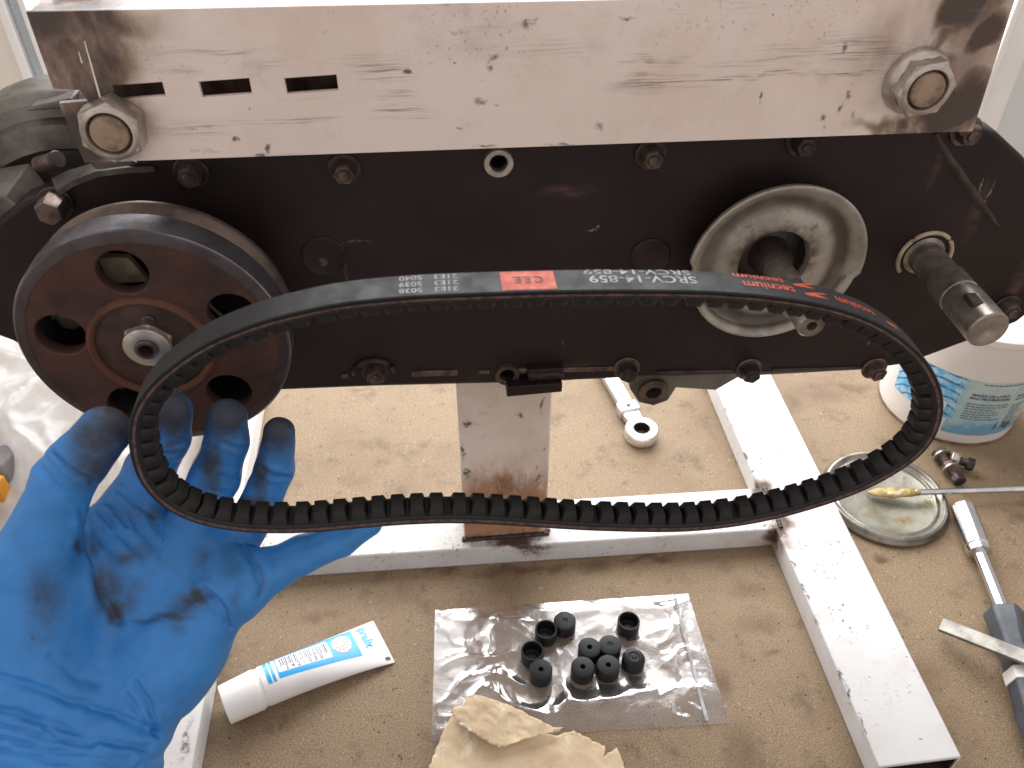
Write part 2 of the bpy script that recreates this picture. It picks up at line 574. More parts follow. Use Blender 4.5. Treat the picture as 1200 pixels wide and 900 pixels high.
MAT['rail'] = mat_white_paint('white_painted_tube', (.63, .63, .635),
    [(at(905, 458, Z=.03), (.006, .004, .01), 1), (at(970, 661, Z=.03), (.005, .006, .01), .9), (at(1015, 713, Z=.03), (.004, .003, .01), .8), (at(625, 640, Z=.015), (.03, .03, .02), .8), (at(910, 625, Z=.02), (.012, .014, .02), 1.2), (at(970, 610, Z=.03), (.02, .008, .01), .5), (at(890, 575, Z=.03), (.010, .014, .02), 1), (at(540, 623, Z=.03), (.03, .014, .01), .6), (at(1030, 770, Z=.03), (.003, .003, .01), .8), (at(220, 870, Z=.02), (.006, .03, .015), .8)]+[(at(1030+0.0*i-(895-y)*.4315, y, Z=.0215), (.0022, .006+.003*(i % 3), .004), 1.0) for i, y in enumerate((480, 500, 535, 552, 660, 690, 700, 725, 790, 800, 812, 850))]+[(at(x_, y_, Z=.022), (.0016, .0016, .004), 1.0) for x_, y_ in [(880, 520), (902, 534), (893, 543), (890, 556), (912, 545), (1023, 786), (1077, 866), (1062, 770), (990, 700), (945, 640), (1000, 655), (1100, 820), (1020, 840), (985, 745), (1040, 700), (962, 690)]],
    [(at(900, 640, Z=.015), (.03, .02, .03), .8), (at(600, 634, Z=.022), (.050, .017, .012), 2.0), (at(905, 625, Z=.012), (.022, .02, .03), 1.6), (at(893, 572, Z=.022), (.016, .02, .02), 1.3), (at(920, 600, Z=.03), (.02, .02, .02), .5)], 1.0, rough=.62, chip=300, chz=(.46, .62))
MAT['post'] = mat_white_paint('rust_stained_white_post', (.74, .65, .58),
    [(at(548, 502, Y=.43), (.007, .05, .007), 1), (at(609, 492, Y=.43), (.006, .05, .006), .75), (at(566, 488, Y=.43), (.008, .05, .006), .4), (at(543, 535, Y=.43), (.003, .05, .015), 1), (at(547, 560, Y=.43), (.006, .05, .012), 1), (at(632, 566, Y=.43), (.006, .05, .012), .9), (at(636, 480, Y=.43), (.002, .05, .02), .8), (at(560, 450, Y=.43), (.008, .05, .004), .4), (at(536, 455, Y=.43), (.003, .05, .006), .8)],
    None, .9, rust=[(at(592, 612, Y=.43), (.09, .06, .095), 1.9), (at(592, 575, Y=.43), (.035, .06, .035), 1.2)], chip=200)
MAT['case'] = mat_case()
MAT['pulley'] = mat_rusty_pulley()
MAT['pulley_rim'] = simple('worn_pulley_rim', (.165, .160, .185), .34, .7, .3, 50, .12, 250, dark=(.06, .052, .058))
MAT['pulley_flange'] = simple('brown_flange_steel', (.165, .125, .10), .42, .6, .3, 40, .2, 200, dark=(.07, .05, .042))
MAT['rim_dark'] = simple('dark_oily_rim', (.058, .044, .044), .4, .3, .3, 60, .2, 240, dark=(.03, .022, .022))
MAT['rust_orange'] = simple('orange_rust', (.118, .043, .021), .75, .1, .3, 70, .3, 260, dark=(.085, .032, .02))
MAT['rust_and_tube_shade'] = simple('dark_rust_and_tube_shade', (.040, .024, .019), .55, .1, .3, 90, .3, 260)  # rust on rib and axle; painted shade inside the rail tubes
MAT['hub'] = simple('rusty_hub', (.062, .028, .020), .6, .2, .3, 50, .25, 250)
MAT['bolt'] = simple('dull_brown_bolt', (.17, .125, .105), .42, .7, .3, 90, .2, 320, dark=(.06, .04, .035))
MAT['bolt_dark'] = simple('oily_dark_bolt', (.06, .045, .042), .4, .5, .3, 90, .2, 320)
MAT['nut'] = simple('zinc_nut', (.54, .49, .44), .36, .75, .2, 70, .15, 300, dark=(.32, .27, .23))
MAT['stud'] = simple('brown_stud_end', (.36, .255, .185), .5, .6, .3, 80, .2, 300)
MAT['dish'] = simple('bare_grey_steel', (.44, .405, .355), .40, .5, .3, 26, .18, 260, dark=(.20, .17, .145))
def mat_dish():
    g = G('grey_steel_dish_dark_groove')
    d_ = g.vm('LENGTH', g.vm('MULTIPLY', g.vm('SUBTRACT', g.warped(40, .006), (.1858, 0, .3005)), (1, 0, 1)))
    n = g.noise(45, 5, .65)
    c = g.mix(g.ramp(n, .35, .68), (.42, .385, .335), (.27, .24, .205))
    gr = g.math('MULTIPLY', g.ramp(d_, .031, .0375), g.ramp(d_, .0455, .041))  # darker ring along the dish's groove
    c = g.mix(g.math('MULTIPLY', gr, g.ramp(g.noise(18, 3), .3, .6, .35, 1.0)), c, (.085, .07, .06))
    c = g.mix(g.ramp(g.noise(120, 5, .7), .56, .70, 0, .7), c, (.13, .10, .085))
    c = g.mix(g.math('MULTIPLY', g.ramp(d_, .029, .021), g.ramp(g.noise(60, 5, .7), .35, .6)), c, (.10, .078, .066))
    return g.done(c, .42, .45, g.bump(g.noise(240, 4, .6), .18, .0006), .5)


MAT['dish'] = mat_dish()
MAT['axle'] = simple('oily_steel_axle', (.38, .345, .31), .32, .75, .3, 55, .12, 200, dark=(.15, .125, .11))
MAT['axle_end'] = simple('axle_end_face', (.36, .32, .27), .45, .6, .25, 60, .2, 200)
MAT['gasket'] = simple('tan_gasket', (.46, .37, .255), .6, 0, .2, 80, .2, 200)
MAT['housing'] = simple('cast_grey_housing', (.20, .18, .16), .42, .55, .3, 22, .25, 180, dark=(.055, .046, .042))
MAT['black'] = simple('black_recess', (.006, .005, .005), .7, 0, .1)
MAT['rubber'] = simple('black_rubber', (.0125, .0132, .0165), .50, 0, .2, 120, .2, 500, spec=.36)
MAT['rubber_tooth'] = simple('black_rubber_teeth', (.0095, .0078, .0080), .6, 0, .2, 150, .3, 500, spec=.4)
MAT['cord'] = simple('reddish_cord', (.115, .066, .055), .6, 0, .35, 300, .3, 800)
MAT['print_grey'] = simple('grey_print', (.36, .37, .39), .5, 0, .2, 300, 0, 400)
MAT['print_orange'] = simple('orange_print', (.58, .085, .035), .5, 0, .15, 200, 0, 400)
MAT['print_black'] = simple('black_print', (.03, .024, .028), .6, 0, .1)
MAT['print_red'] = simple('dull_red_print', (.20, .05, .035), .5, 0, .1)
MAT['glove'] = mat_glove()
MAT['tube_white'] = simple('white_tube_plastic', (.80, .78, .77), .38, 0, .04, 30, .05, 200)
MAT['cap_white'] = simple('white_cap_plastic', (.82, .80, .78), .45, 0, .03, 30, .05, 200)
MAT['tube_blue'] = simple('cyan_blue_print', (.030, .355, .72), .35, 0, .06, 60, 0, 200)
MAT['tube_dark'] = simple('dark_ink', (.06, .065, .09), .5, 0, .1)
MAT['tube_grey'] = simple('grey_ink', (.45, .46, .50), .5, 0, .1)
MAT['roller'] = simple('charcoal_nylon', (.011, .011, .013), .48, 0, .15, 80, .12, 500, spec=.28)
MAT['roller_in'] = simple('black_nylon_inside', (.010, .011, .012), .5, 0, .15)
MAT['zip'] = mat_clear_plastic('clear_bag_plastic', (.965, .965, .98), .060, .17)
MAT['zip_edge'] = mat_clear_plastic('clear_bag_ridge', (.9, .9, .92), .42, .2)
MAT['bucket'] = simple('white_bucket_plastic', (.74, .69, .655), .35, 0, .04, 20, .03, 200)
MAT['bucket_rim'] = simple('dirty_bucket_edge', (.24, .165, .12), .6, 0, .3, 60, .2, 200)
MAT['tin'] = simple('grey_tin_plate', (.30, .28, .24), .34, .75, .25, 50, .15, 250, dark=(.14, .125, .10))
MAT['chrome'] = simple('chrome_steel', (.72, .73, .76), .16, 1, .1, 50, .05, 250)
MAT['wrench'] = simple('satin_chrome', (.80, .81, .84), .28, .9, .06, 50, .05, 250)
MAT['steel_strip'] = simple('grey_steel_strip', (.27, .255, .225), .45, .6, .2, 60, .2, 250)
MAT['handle_dark'] = simple('slate_rubber_handle', (.058, .066, .08), .48, 0, .2, 50, .1, 300)
MAT['plain_white'] = simple('white_plastic', (.78, .76, .73), .45, 0, .05)
MAT['wall'] = simple('cream_plaster', (.80, .755, .68), .8, 0, .03, 5, .1, 80)
MAT['wall_grey'] = simple('pale_grey_plaster', (.72, .76, .77), .8, 0, .03, 5, .1, 80)
MAT['frame_white'] = simple('white_window_paint', (.86, .87, .87), .35, 0, .03, 20, .03, 100)
MAT['frame_blue'] = simple('pale_blue_metal', (.52, .60, .66), .3, .4, .05, 20, .03, 100)
MAT['yellow'] = simple('orange_yellow_plastic', (.75, .33, .02), .4, 0, .1)
MAT['grey_plastic'] = simple('grey_plastic', (.28, .26, .26), .5, 0, .15)
MAT['stain_brown'] = simple('brown_wood', (.23, .13, .06), .6, 0, .3)


def mat_lid_inside():
    g = G('greasy_tin_inside')
    n = g.noise(40, 5, .6)
    c = g.mix(g.ramp(n, .4, .7), (.36, .345, .29), (.20, .185, .145))
    vec = g.warped(60, .02)
    ye = g.spots([(at(1060, 612, Z=.004), (.012, .010, .02), .9), (at(1048, 600, Z=.004), (.010, .006, .02), .7), (at(1092, 590, Z=.004), (.006, .006, .02), .9), (at(1045, 622, Z=.004), (.008, .006, .02), .6), (at(1020, 600, Z=.004), (.01, .006, .02), .4), (at(1075, 595, Z=.004), (.006, .010, .02), .6)], vec, .1)
    ye = g.math('MULTIPLY', ye, g.ramp(g.noise(110, 4, .7), .32, .54, 0, 1.2), True)
    c = g.mix(ye, c, (.23, .17, .035))
    c = g.mix(g.ramp(g.noise(170, 3, .6), .66, .71, 0, .8), c, (.12, .09, .05))
    return g.done(c, .34, .45, g.bump(g.noise(90, 4, .6), .3, .001), .5)


def mat_paste():
    g = G('yellow_paste')
    n = g.noise(90, 5, .65)
    c = g.mix(g.ramp(n, .4, .65), (.36, .26, .065), (.13, .09, .035))
    c = g.mix(g.ramp(g.noise(120, 3, .6, vs=(.4, 1, 1)), .6, .7), c, (.55, .50, .36))
    return g.done(c, .3, 0, g.bump(g.noise(160, 5, .6), .6, .002), .5)


def mat_paper():
    g = G('tan_masking_paper')
    n = g.noise(35, 6, .65)
    c = g.mix(g.ramp(n, .35, .7), (.66, .52, .345), (.53, .395, .245))
    c = g.mix(g.ramp(g.noise(60, 5, .7, vs=(1, .6, 1)), .56, .70, 0, .7), c, (.80, .73, .60))
    return g.done(c, .62, 0, g.bump(g.noise(180, 5, .65), .3, .0008), .3)


def mat_poly_sheet():
    g = G('milky_polythene')
    nt = g.nt
    o = g.obj()
    tr = g.n('ShaderNodeBsdfTransparent')
    tl = g.n('ShaderNodeBsdfTranslucent')
    tl.inputs[0].default_value = (.9, .9, .9, 1)
    g.done((.90, .90, .90), .22, 0, g.bump(g.noise(70, 5, .65, vec=o, dist=1.2), .22, .002), .5)
    m1 = g.n('ShaderNodeMixShader')
    m1.inputs[0].default_value = .55
    nt.links.new(g.b.outputs[0], m1.inputs[1])
    nt.links.new(tl.outputs[0], m1.inputs[2])
    m2 = g.n('ShaderNodeMixShader')
    g.set(m2.inputs[0], g.ramp(g.noise(25, 4, .6, vec=o),   .35, .7, .10, .40))
    nt.links.new(m1.outputs[0], m2.inputs[1])
    nt.links.new(tr.outputs[0], m2.inputs[2])
    nt.links.new(m2.outputs[0], g.out.inputs[0])
    return g.m


def mat_bucket_label():
    g = G('blue_green_label')
    z = g.n('ShaderNodeSeparateXYZ')
    g.set(z.inputs[0], g.pos())
    n = g.noise(45, 4, .6)
    c = g.mix(g.ramp(n, .35, .7), (.34, .50, .52), (.50, .56, .51))
    zz = g.math('ADD', z.outputs['Z'], g.math('MULTIPLY', g.math('SUBTRACT', g.noise(60, 4, .65), .5), .035))
    c = g.mix(g.ramp(zz, .034, .020, 0, .75), c, (.07, .28, .48))
    c = g.mix(g.ramp(g.noise(70, 3, .6, vs=(1, 1, 2)), .56, .66, 0, .5), c, (.52, .60, .62))
    return g.done(c, .4, 0)


def mat_bright_label():
    g = G('bright_blue_label')
    n = g.noise(90, 4, .6)
    c = g.mix(g.ramp(n, .4, .65), (.10, .42, .72), (.42, .66, .82))
    w = g.n('ShaderNodeTexWave', wave_type='BANDS', bands_direction='DIAGONAL')
    g.set(w.inputs['Vector'], g.pos())
    w.inputs['Scale'].default_value = 75
    w.inputs['Distortion'].default_value = 2.0
    c = g.mix(g.ramp(w.outputs['Fac'], .80, .93, 0, .8), c, (.02, .06, .14))
    return g.done(c, .4, 0)


MAT['lid_in'] = mat_lid_inside()
MAT['paste'] = mat_paste()
MAT['paper'] = mat_paper()
MAT['poly'] = mat_poly_sheet()
MAT['label_main'] = mat_bucket_label()
MAT['label_bright'] = mat_bright_label()

# ================================================================== setting
structure(MB().box(-1.3, 1.6, -.45, .985, -.035, 0).build('workbench', MAT['bench'], None, .002))
structure(MB().box(-2.2, -.452, 1.0, 1.10, -.8, 1.9).build('wall', MAT['wall'], None))
structure(MB().box(.735, 2.4, 1.0, 1.10, -.8, 1.9).build('wall', MAT['wall_grey'], None))
wn = thing('window', 'tall bright window frame behind the machine at the back of the bench', 'window', (.14, 1.0, 0))
MB().box(-.452, -.441, .985, 1.05, -.2, 1.6).box(-.428, -.420, .985, 1.05, -.2, 1.6).build('frame', MAT['frame_white'], wn, .002)
MB().box(-.441, -.428, .993, 1.05, -.2, 1.6).build('frame_strip', MAT['frame_blue'], wn, .002)
MB().box(.690, .700, .980, 1.05, -.2, 1.6).box(.7002, .735, .988, 1.05, -.2, 1.6).build('frame', MAT['frame_white'], wn, .002)
MB().box(-.42, .69, .99, 1.05, -.2, .03).build('sill', MAT['frame_white'], wn, .002)
MB().box(-.42, .69, .99, 1.05, 1.52, 1.6).build('head_rail', MAT['frame_white'], wn, .002)

# ================================================================== engine stand (welded frame)
st = thing('engine_stand', 'white painted tubular stand with flat feet and rust stained post', 'stand', (.04, .44, 0))
RH = .022


def rail(nm, q):
    """q: near-left, near-right, far-right, far-left foot points; open tube mouth at the near end"""
    nl, nr, fr_, fl = [Vector(p_) for p_ in q]
    up = Vector((0, 0, RH))
    t_ = .002
    ux = (nr-nl).normalized()*t_
    uz = Vector((0, 0, t_))
    lo_ = Vector((0, 0, .0006))
    back = (fl-nl).normalized()*.14
    o_ = [nl+lo_, nr+lo_, nr+up, nl+up]
    f_ = [fl+lo_, fr_+lo_, fr_+up, fl+up]
    i_ = [nl+lo_+ux+uz, nr+lo_-ux+uz, nr+up-ux-uz, nl+up+ux-uz]
    b_ = [p_+back for p_ in i_]
    m = MB()
    O, Fq, I = [[m.bm.verts.new(p_) for p_ in L_] for L_ in (o_, f_, i_)]
    for k in range(4):
        k2 = (k+1) % 4
        m.bm.faces.new((O[k], O[k2], Fq[k2], Fq[k]))
        m.bm.faces.new((O[k2], O[k], I[k], I[k2]))
    m.bm.faces.new(Fq)
    ro = m.build(nm, MAT['rail'], st, .0008)
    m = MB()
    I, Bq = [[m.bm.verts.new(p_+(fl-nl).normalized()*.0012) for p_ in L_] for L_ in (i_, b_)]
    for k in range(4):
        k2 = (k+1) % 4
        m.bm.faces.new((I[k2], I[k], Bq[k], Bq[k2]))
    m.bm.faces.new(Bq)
    m.build('tube_inside', MAT['rust_and_tube_shade'], ro)  # dark colour stands in for the shade inside the open tube


def flat(p): return (p.x, p.y, 0)


NLp, NRp = at(1030, 899, Z=RH), at(1127, 887, Z=RH)
FLp, FRp = at(839, 454, Z=RH), at(904, 440, Z=RH)
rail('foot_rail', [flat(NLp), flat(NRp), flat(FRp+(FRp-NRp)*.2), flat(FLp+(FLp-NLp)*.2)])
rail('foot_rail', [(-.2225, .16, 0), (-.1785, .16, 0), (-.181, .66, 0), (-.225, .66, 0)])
CL, CR = at(380, 674, Z=0), at(905, 640, Z=0)
dC = (CR-CL)/(CR.x-CL.x)
CL = CL+dC*(-.179-CL.x)
CR = CR+dC*(.2605-CR.x)
bkv = Vector((.001, .0455, 0))
z1 = RH-.0004
MB().hexa([flat(CL), flat(CR), flat(CR+bkv), flat(CL+bkv)]+[(p_.x, p_.y, z1) for p_ in (CL, CR, CR+bkv, CL+bkv)]).build('cross_rail', MAT['rail'], st, .0014)
PY = .4345
MB().box(.0045, .0705, PY, .4625, RH-.001, .40).build('post', MAT['post'], st, .002)


def weld(pts, r, seed):
    P_ = []
    for i, (a_, b_) in enumerate(zip(pts, pts[1:])):
        k_ = max(2, int((Vector(b_)-Vector(a_)).length/.0011))
        P_ += [Vector(a_).lerp(Vector(b_), q/k_) for q in range(k_)]
    P_.append(Vector(pts[-1]))
    rr_ = [r*(.72+.28*abs(sin(i*.9+seed))+.25*noise.noise(Vector((i*.35, seed, 0)))) for i in range(len(P_))]
    rr_[0] = rr_[-1] = r*.25
    m = MB()
    m.tube([p_+Vector((0, 0, .0004*noise.noise(Vector((i*.5, seed, 3))))) for i, p_ in enumerate(P_)], rr_, 9)
    return m


weld([(.002, PY-.0008, RH), (.073, PY-.0008, RH)], .0026, 1.3).build('weld_bead', MAT['bolt_dark'], st)
weld([(.0715, PY, RH), (.0715, .462, RH)], .0026, 2.9).build('weld_bead', MAT['bolt'], st)
e0, e1 = Vector((CR.x, CR.y, RH)), Vector((CR.x+.001, CR.y+.0455, RH))
weld([e0+Vector((.0004, 0, 0)), e1], .0022, 4.2).build('weld_bead', MAT['bolt_dark'], st)
weld([Vector((CR.x-.0003, CR.y-.0004, .003)), Vector((CR.x-.0003, CR.y-.0004, RH+.0005))], .0016, 6.1).build('weld_bead', MAT['bolt_dark'], st)
# pale scratches in the rusty foot of the post
m = MB()
for (xa, ya, xb, yb) in [(607, 551, 610, 578), (617, 556, 610, 578), (602, 563, 604, 580), (585, 567, 586, 574), (630, 545, 628, 552)]:
    a_, b_ = at(xa, ya, Y=PY-.0002), at(xb, yb, Y=PY-.0002)
    sx = Vector((.0004, 0, 0))
    m.hexa([a_-sx, a_+sx, a_+sx+Vector((0, .0003, 0)), a_-sx+Vector((0, .0003, 0)), b_-sx, b_+sx, b_+sx+Vector((0, .0003, 0)), b_-sx+Vector((0, .0003, 0))])
m.build('scratch_marks', MAT['print_grey'], st)['kind'] = 'stuff'

# ================================================================== shared bolt meshes (axis -Y, origin on the face)


def hex_mesh(af, h, cham=.12, stud=None, hollow=None, seg=6, name='bolt'):
    R = af/2/cos(pi/6)
    m = MB()
    prof = [(0, R), (h*.78, R), (h, R*.86)]
    inner = R*.86
    if hollow:
        prof += [(h, hollow), (h*.1, hollow), (h*.1, 0)]
    else:
        prof += [(h, 0)]
    m.lathe((0, 0, 0), (0, -1, 0), prof, 6, pi/6)
    if stud:
        r, hh = stud
        m.lathe((0, 0, 0), (0, -1, 0), [(h*.5, r), (hh-.0006, r), (hh, r*.85), (hh, 0)], 24)
    return m.mesh(name)


def washer_mesh(ro, ri, h):
    return MB().lathe((0, 0, 0), (0, -1, 0), [(0, ri), (0, ro), (h*.7, ro), (h, ro*.94), (h, ri), (0, ri)], 28).mesh('washer')


def prep(me, mat, ang=32):
    me.materials.append(mat)
    me.polygons.foreach_set('use_smooth', [True]*len(me.polygons))
    me.set_sharp_from_angle(angle=radians(ang))
    return me


# ================================================================== chain case
YC = .402
cs = thing('chain_case', 'long dark painted steel drive case hanging under the whitewashed beam', 'machine case', (.06, YC, .2))
top_hidden = at(600, 120, Y=YC).z
outl = [xz(px, py, YC) for px, py in [(-60, 330), (-30, 285), (0, 258), (28, 236), (66, 222), (84, 210), (112, 200), (150, 195)]]
outl += [(outl[-1][0]+.012, top_hidden-.012), (outl[-1][0]+.03, top_hidden)]
p = xz(1120, 148, YC)
outl += [(p[0]-.02, top_hidden), (p[0], p[1]+.004)]
outl += [xz(px, py, YC) for px, py in [(1150, 149), (1170, 156), (1200, 184), (1240, 235), (1250, 300), (1225, 352), (1192, 378), (1160, 391), (1130, 402), (1090, 417), (1062, 427), (1030, 432), (960, 436), (880, 439), (760, 443), (660, 447), (540, 450), (430, 454), (330, 458), (250, 490), (150, 480), (60, 425), (14, 400), (-20, 388), (-60, 372)]]
holes = [circle(*xz(584, 189, YC), .0044, 24), circle(*xz(594, 437, YC), .0042, 24)]
link_mesh('cover', plate_mesh(outl, holes, YC, YC+.016, .0022), MAT['case'], cs)
# thin rear half of the case, stepped in and a little lower, with its lug
rear = [xz(px, py, YC+.018) for px, py in [(430, 451), (640, 446), (736, 440), (738, 455), (748, 470), (765, 474), (782, 468), (792, 453), (838, 456), (866, 440), (1010, 432), (1020, 300), (430, 300)]]
link_mesh('rear_cover', plate_mesh(rear, [circle(*xz(766, 460, YC+.018), .0052, 24)], YC+.0165, YC+.026, .001), MAT['housing'], cs)
lc = xz(766, 460, YC+.014)
MB().lathe((lc[0], YC+.018, lc[1]), (0, -1, 0), [(0, .0056), (0, .0105), (.004, .010), (.004, .0056), (-.006, .0050), (-.006, 0)], 28).build('lug_boss', MAT['bolt'], cs)
# lower lip: bare strips along the seam
for (x0, x1, y0, h) in [(604, 722, 434, .0022), (482, 536, 437, .0028), (560, 574, 435.5, .0016), (400, 408, 440, .002), (770, 860, 436, .0013), (905, 1005, 433, .0012)]:
    A, B = xz(x0, y0+ (0), YC-.001), xz(x1, y0-(x1-x0)*.025, YC-.001)
    MB().hexa([(A[0], YC-.0016, A[1]-h), (B[0], YC-.0016, B[1]-h), (B[0], YC+.001, B[1]-h), (A[0], YC+.001, A[1]-h), (A[0], YC-.0012, A[1]+h*.4), (B[0], YC-.0012, B[1]+h*.4), (B[0], YC+.001, B[1]+h*.4), (A[0], YC+.001, A[1]+h*.4)]).build('seam_lip', MAT['bolt'] if h > .0015 else MAT['bolt_dark'], cs, .0004)
# bracket under the case
A, B = xz(593, 449, YC-.006), xz(658, 446, YC-.006)
MB().hexa([(A[0], YC-.010, A[1]-.008), (B[0], YC-.010, B[1]-.006), (B[0], YC+.02, B[1]-.006), (A[0], YC+.02, A[1]-.008), (A[0]+.0005, YC-.010, A[1]), (B[0], YC-.010, B[1]+.001), (B[0], YC+.02, B[1]+.001), (A[0]+.0005, YC+.02, A[1])]).build('bracket', MAT['case'], cs, .0006)
A, B = xz(618, 441, YC-.004), xz(660, 428, YC-.004)
MB().box(A[0], B[0], YC-.007, YC+.001, A[1]-.002, B[1]).build('bracket_tab', MAT['case'], cs, .0008)
# bevel on the rounded upper left shoulder
pts = [(66, 224), (84, 212), (112, 201), (150, 196), (180, 195)]
m = MB()
q0 = [at(px, py, Y=YC-.0022) for px, py in pts]
q1 = [at(px-6, py-15+3*i, Y=YC+.012) for i, (px, py) in enumerate(pts)]
for i in range(4):
    m.face([q0[i], q0[i+1], q1[i+1], q1[i]])
    m.face([q0[i]-Vector((0, 0, .003)), q0[i+1]-Vector((0, 0, .003)), q0[i+1], q0[i]])
bmesh.ops.remove_doubles(m.bm, verts=m.bm.verts, dist=1e-5)
m.build('shoulder_bevel', MAT['housing'], cs)
# diagonal brazed rib at the right
m = MB()
pl = [at(px, py, Y=YC) for px, py in [(1096, 156), (1104, 172), (1112, 186), (1122, 200), (1132, 214), (1142, 228), (1152, 242), (1162, 255), (1172, 267)]]
wd = [.0020, .0028, .0026, .0030, .0027, .0029, .0024, .0018, .0004]
ring = []
for p_, w_ in zip(pl, wd):
    sx = Vector((.86, 0, .5))*w_
    ring.append([m.bm.verts.new(p_-sx+Vector((0, .0006, 0))), m.bm.verts.new(p_-sx*.45-Vector((0, w_*.6, 0))), m.bm.verts.new(p_+sx*.45-Vector((0, w_*.6, 0))), m.bm.verts.new(p_+sx+Vector((0, .0006, 0)))])
for a_, b_ in zip(ring, ring[1:]):
    for k in range(3): m.bm.faces.new((a_[k], a_[k+1], b_[k+1], b_[k]))
m.build('brazed_rib', MAT['rust_and_tube_shade'], cs, 0, 80)
# round shallow bosses pressed into the cover
for (px, py, r) in [(762, 300, .012), (380, 300, .0125)]:
    c = xz(px, py, YC)
    MB().lathe((c[0], YC+.0005, c[1]), (0, -1, 0), [(0, r), (.0012, r*.97), (.0016, r*.9), (.0010, r*.82), (.0010, 0)], 40).build('pressed_boss', MAT['case'], cs)

bolt_s = prep(hex_mesh(.0105, .0065, stud=(.0030, .0078)), MAT['bolt'])
bolt_d = prep(hex_mesh(.0105, .0075, stud=(.0026, .0085)), MAT['bolt_dark'])
bolt_l = prep(hex_mesh(.0125, .011), MAT['bolt'])
wash_s = prep(washer_mesh(.0085, .004, .0014), MAT['bolt_dark'])
wash_b = prep(washer_mesh(.0085, .004, .0014), MAT['bolt'])
rng2 = random.Random(3)
for (px, py, me, w, off) in [(222, 207, bolt_s, wash_s, 0), (403, 203, bolt_s, wash_s, 0), (765, 186, bolt_s, wash_s, 0), (943, 170, bolt_d, wash_s, 0), (1137, 158, bolt_s, wash_b, 0), (440, 441, bolt_s, wash_s, 0), (736, 437, bolt_d, wash_b, 0), (880, 438, bolt_d, wash_b, 0), (1028, 437, bolt_s, wash_b, 0), (1187, 368, bolt_s, wash_s, .003), (62, 243, bolt_l, wash_s, 0)]:
    yy = YC-.0055-off
    p = at(px, py, Y=yy)
    base = Vector((p.x, YC-.0003, p.z))
    bo = inst('bolt', me, cs, base-Vector((0, .0013, 0)), (0, rng2.uniform(0, 1.0), 0))
    wo = bpy.data.objects.new('washer', w)
    COL.objects.link(wo)
    wo.parent = bo
    wo.location = (0, .0013, 0)
# bushed empty holes
for (px, py, mt) in [(584, 189, 'nut'), (594, 437, 'bolt')]:
    c = xz(px, py, YC)
    MB().lathe((c[0], YC+.001, c[1]), (0, -1, 0), [(-.012, .0046), (0, .0046), (.0036, .0046), (.0042, .0052), (.0042, .0074), (.0030, .0078), (0, .0078)], 30).build('bushing', MAT[mt], cs)
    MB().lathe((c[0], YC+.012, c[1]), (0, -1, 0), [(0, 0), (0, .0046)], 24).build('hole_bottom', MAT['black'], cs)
# half-round cast collar over the lower left bolt
c = xz(438, 432, YC)
m = MB()
m.tube([Vector((c[0]+.0125*cos(t), YC-.0015, c[1]-.003+.0105*sin(t))) for t in [pi*k/12 for k in range(13)]], [.0008]+[.0018]*11+[.0008], 8)
m.build('cast_collar', MAT['bolt_dark'], cs)

# axle at the right with its tan ring
p0 = at(1083, 300, Y=YC)
tip = .098
axd = Vector((0, -1, 0))
m = MB()
m.lathe((p0.x, YC+.004, p0.z), axd, [(0, 0), (0, .0108), (.006, .0108), (.006, .0096), (.030, .0096), (.031, .0104), (.060, .0104), (.0605, .0098), (.0635, .0098), (.064, .0104), (tip-.032, .0104), (tip-.0315, .0104)], 36)
L = .077
m = MB()
m.lathe((p0.x, YC+.004, p0.z), axd, [(0, 0), (0, .0122), (.004, .0122), (.0045, .0098), (.030, .0098), (.0305, .0108), (.046, .0108), (.0465, .0102), (.049, .0102), (.0495, .0110), (L-.0008, .0110), (L, .0102)], 40)
m.build('axle', MAT['axle'], cs, 0, 30)
MB().lathe((p0.x, YC+.004-L+.0001, p0.z), axd, [(0, .0102), (0.0001, .003), (-.0004, .002), (-.0006, 0)], 36).build('axle_end', MAT['axle_end'], cs)
# flat machined on the axle: dark keyway block
mk = MB()
mk.box(p0.x-.0075, p0.x-.0005, YC+.004-L+.009, YC+.004-L+.020, p0.z+.0070, p0.z+.01108)
mk.build('axle_flat', MAT['rust_and_tube_shade'], cs, .0012)
m = MB()
n = 40
pts = []
for k in range(n-7):
    t = radians(-70)+2*pi*k/n
    pts.append(Vector((p0.x+.0158*cos(t), YC-.0006, p0.z+.0002+.0158*sin(t))))
m.tube(pts, .0013, 8)
m.build('ring', MAT['gasket'], cs)

# big drum housing seen at the far left, behind the case
hs = thing('drum_housing', 'round cast metal housing behind the case at far left', 'housing', (-.15, .45, .3))
MB().lathe((-.192, .475, .2995), (0, -1, 0), [(0, .0), (0, .088), (.004, .0915), (.026, .0915), (.030, .0905), (.034, .087), (.035, .080), (.040, .078), (.042, .066), (.036, .062), (.036, 0)], 90).build('drum', MAT['housing'], hs)
pA = at(22, 222, Y=.420)
mb = MB()
mb.hexa([(pA.x-.03, .409, pA.z-.017), (pA.x+.008, .409, pA.z-.013), (pA.x+.012, .43, pA.z-.008), (pA.x-.03, .43, pA.z-.012), (pA.x-.03, .409, pA.z+.000), (pA.x-.003, .409, pA.z+.002), (pA.x+.006, .43, pA.z+.010), (pA.x-.024, .43, pA.z+.006)])
mb.build('clamp_block', MAT['housing'], hs, .001)
MB().lathe((pA.x+.0075, .4105, pA.z-.0045), (.85, -1, .3), [(0, .0), (.0012, .0042), (.0016, .0042), (.0018, .0030), (.0005, .0026), (.0005, 0)], 20).build('clamp_hole', MAT['black'], hs)
p, q = at(45, 193, Y=.418), at(67, 187, Y=.412)
MB().cyl(p, q, .0040, .0040, 22).build('stub', MAT['bolt'], hs, .0006)
MB().cyl(q-(q-p)*.12, q+(q-p)*.06, .0046, .0046, 22).build('stub_cap', MAT['bolt_dark'], hs, .0006)
m = MB()
p = at(57, 113, Y=.445)
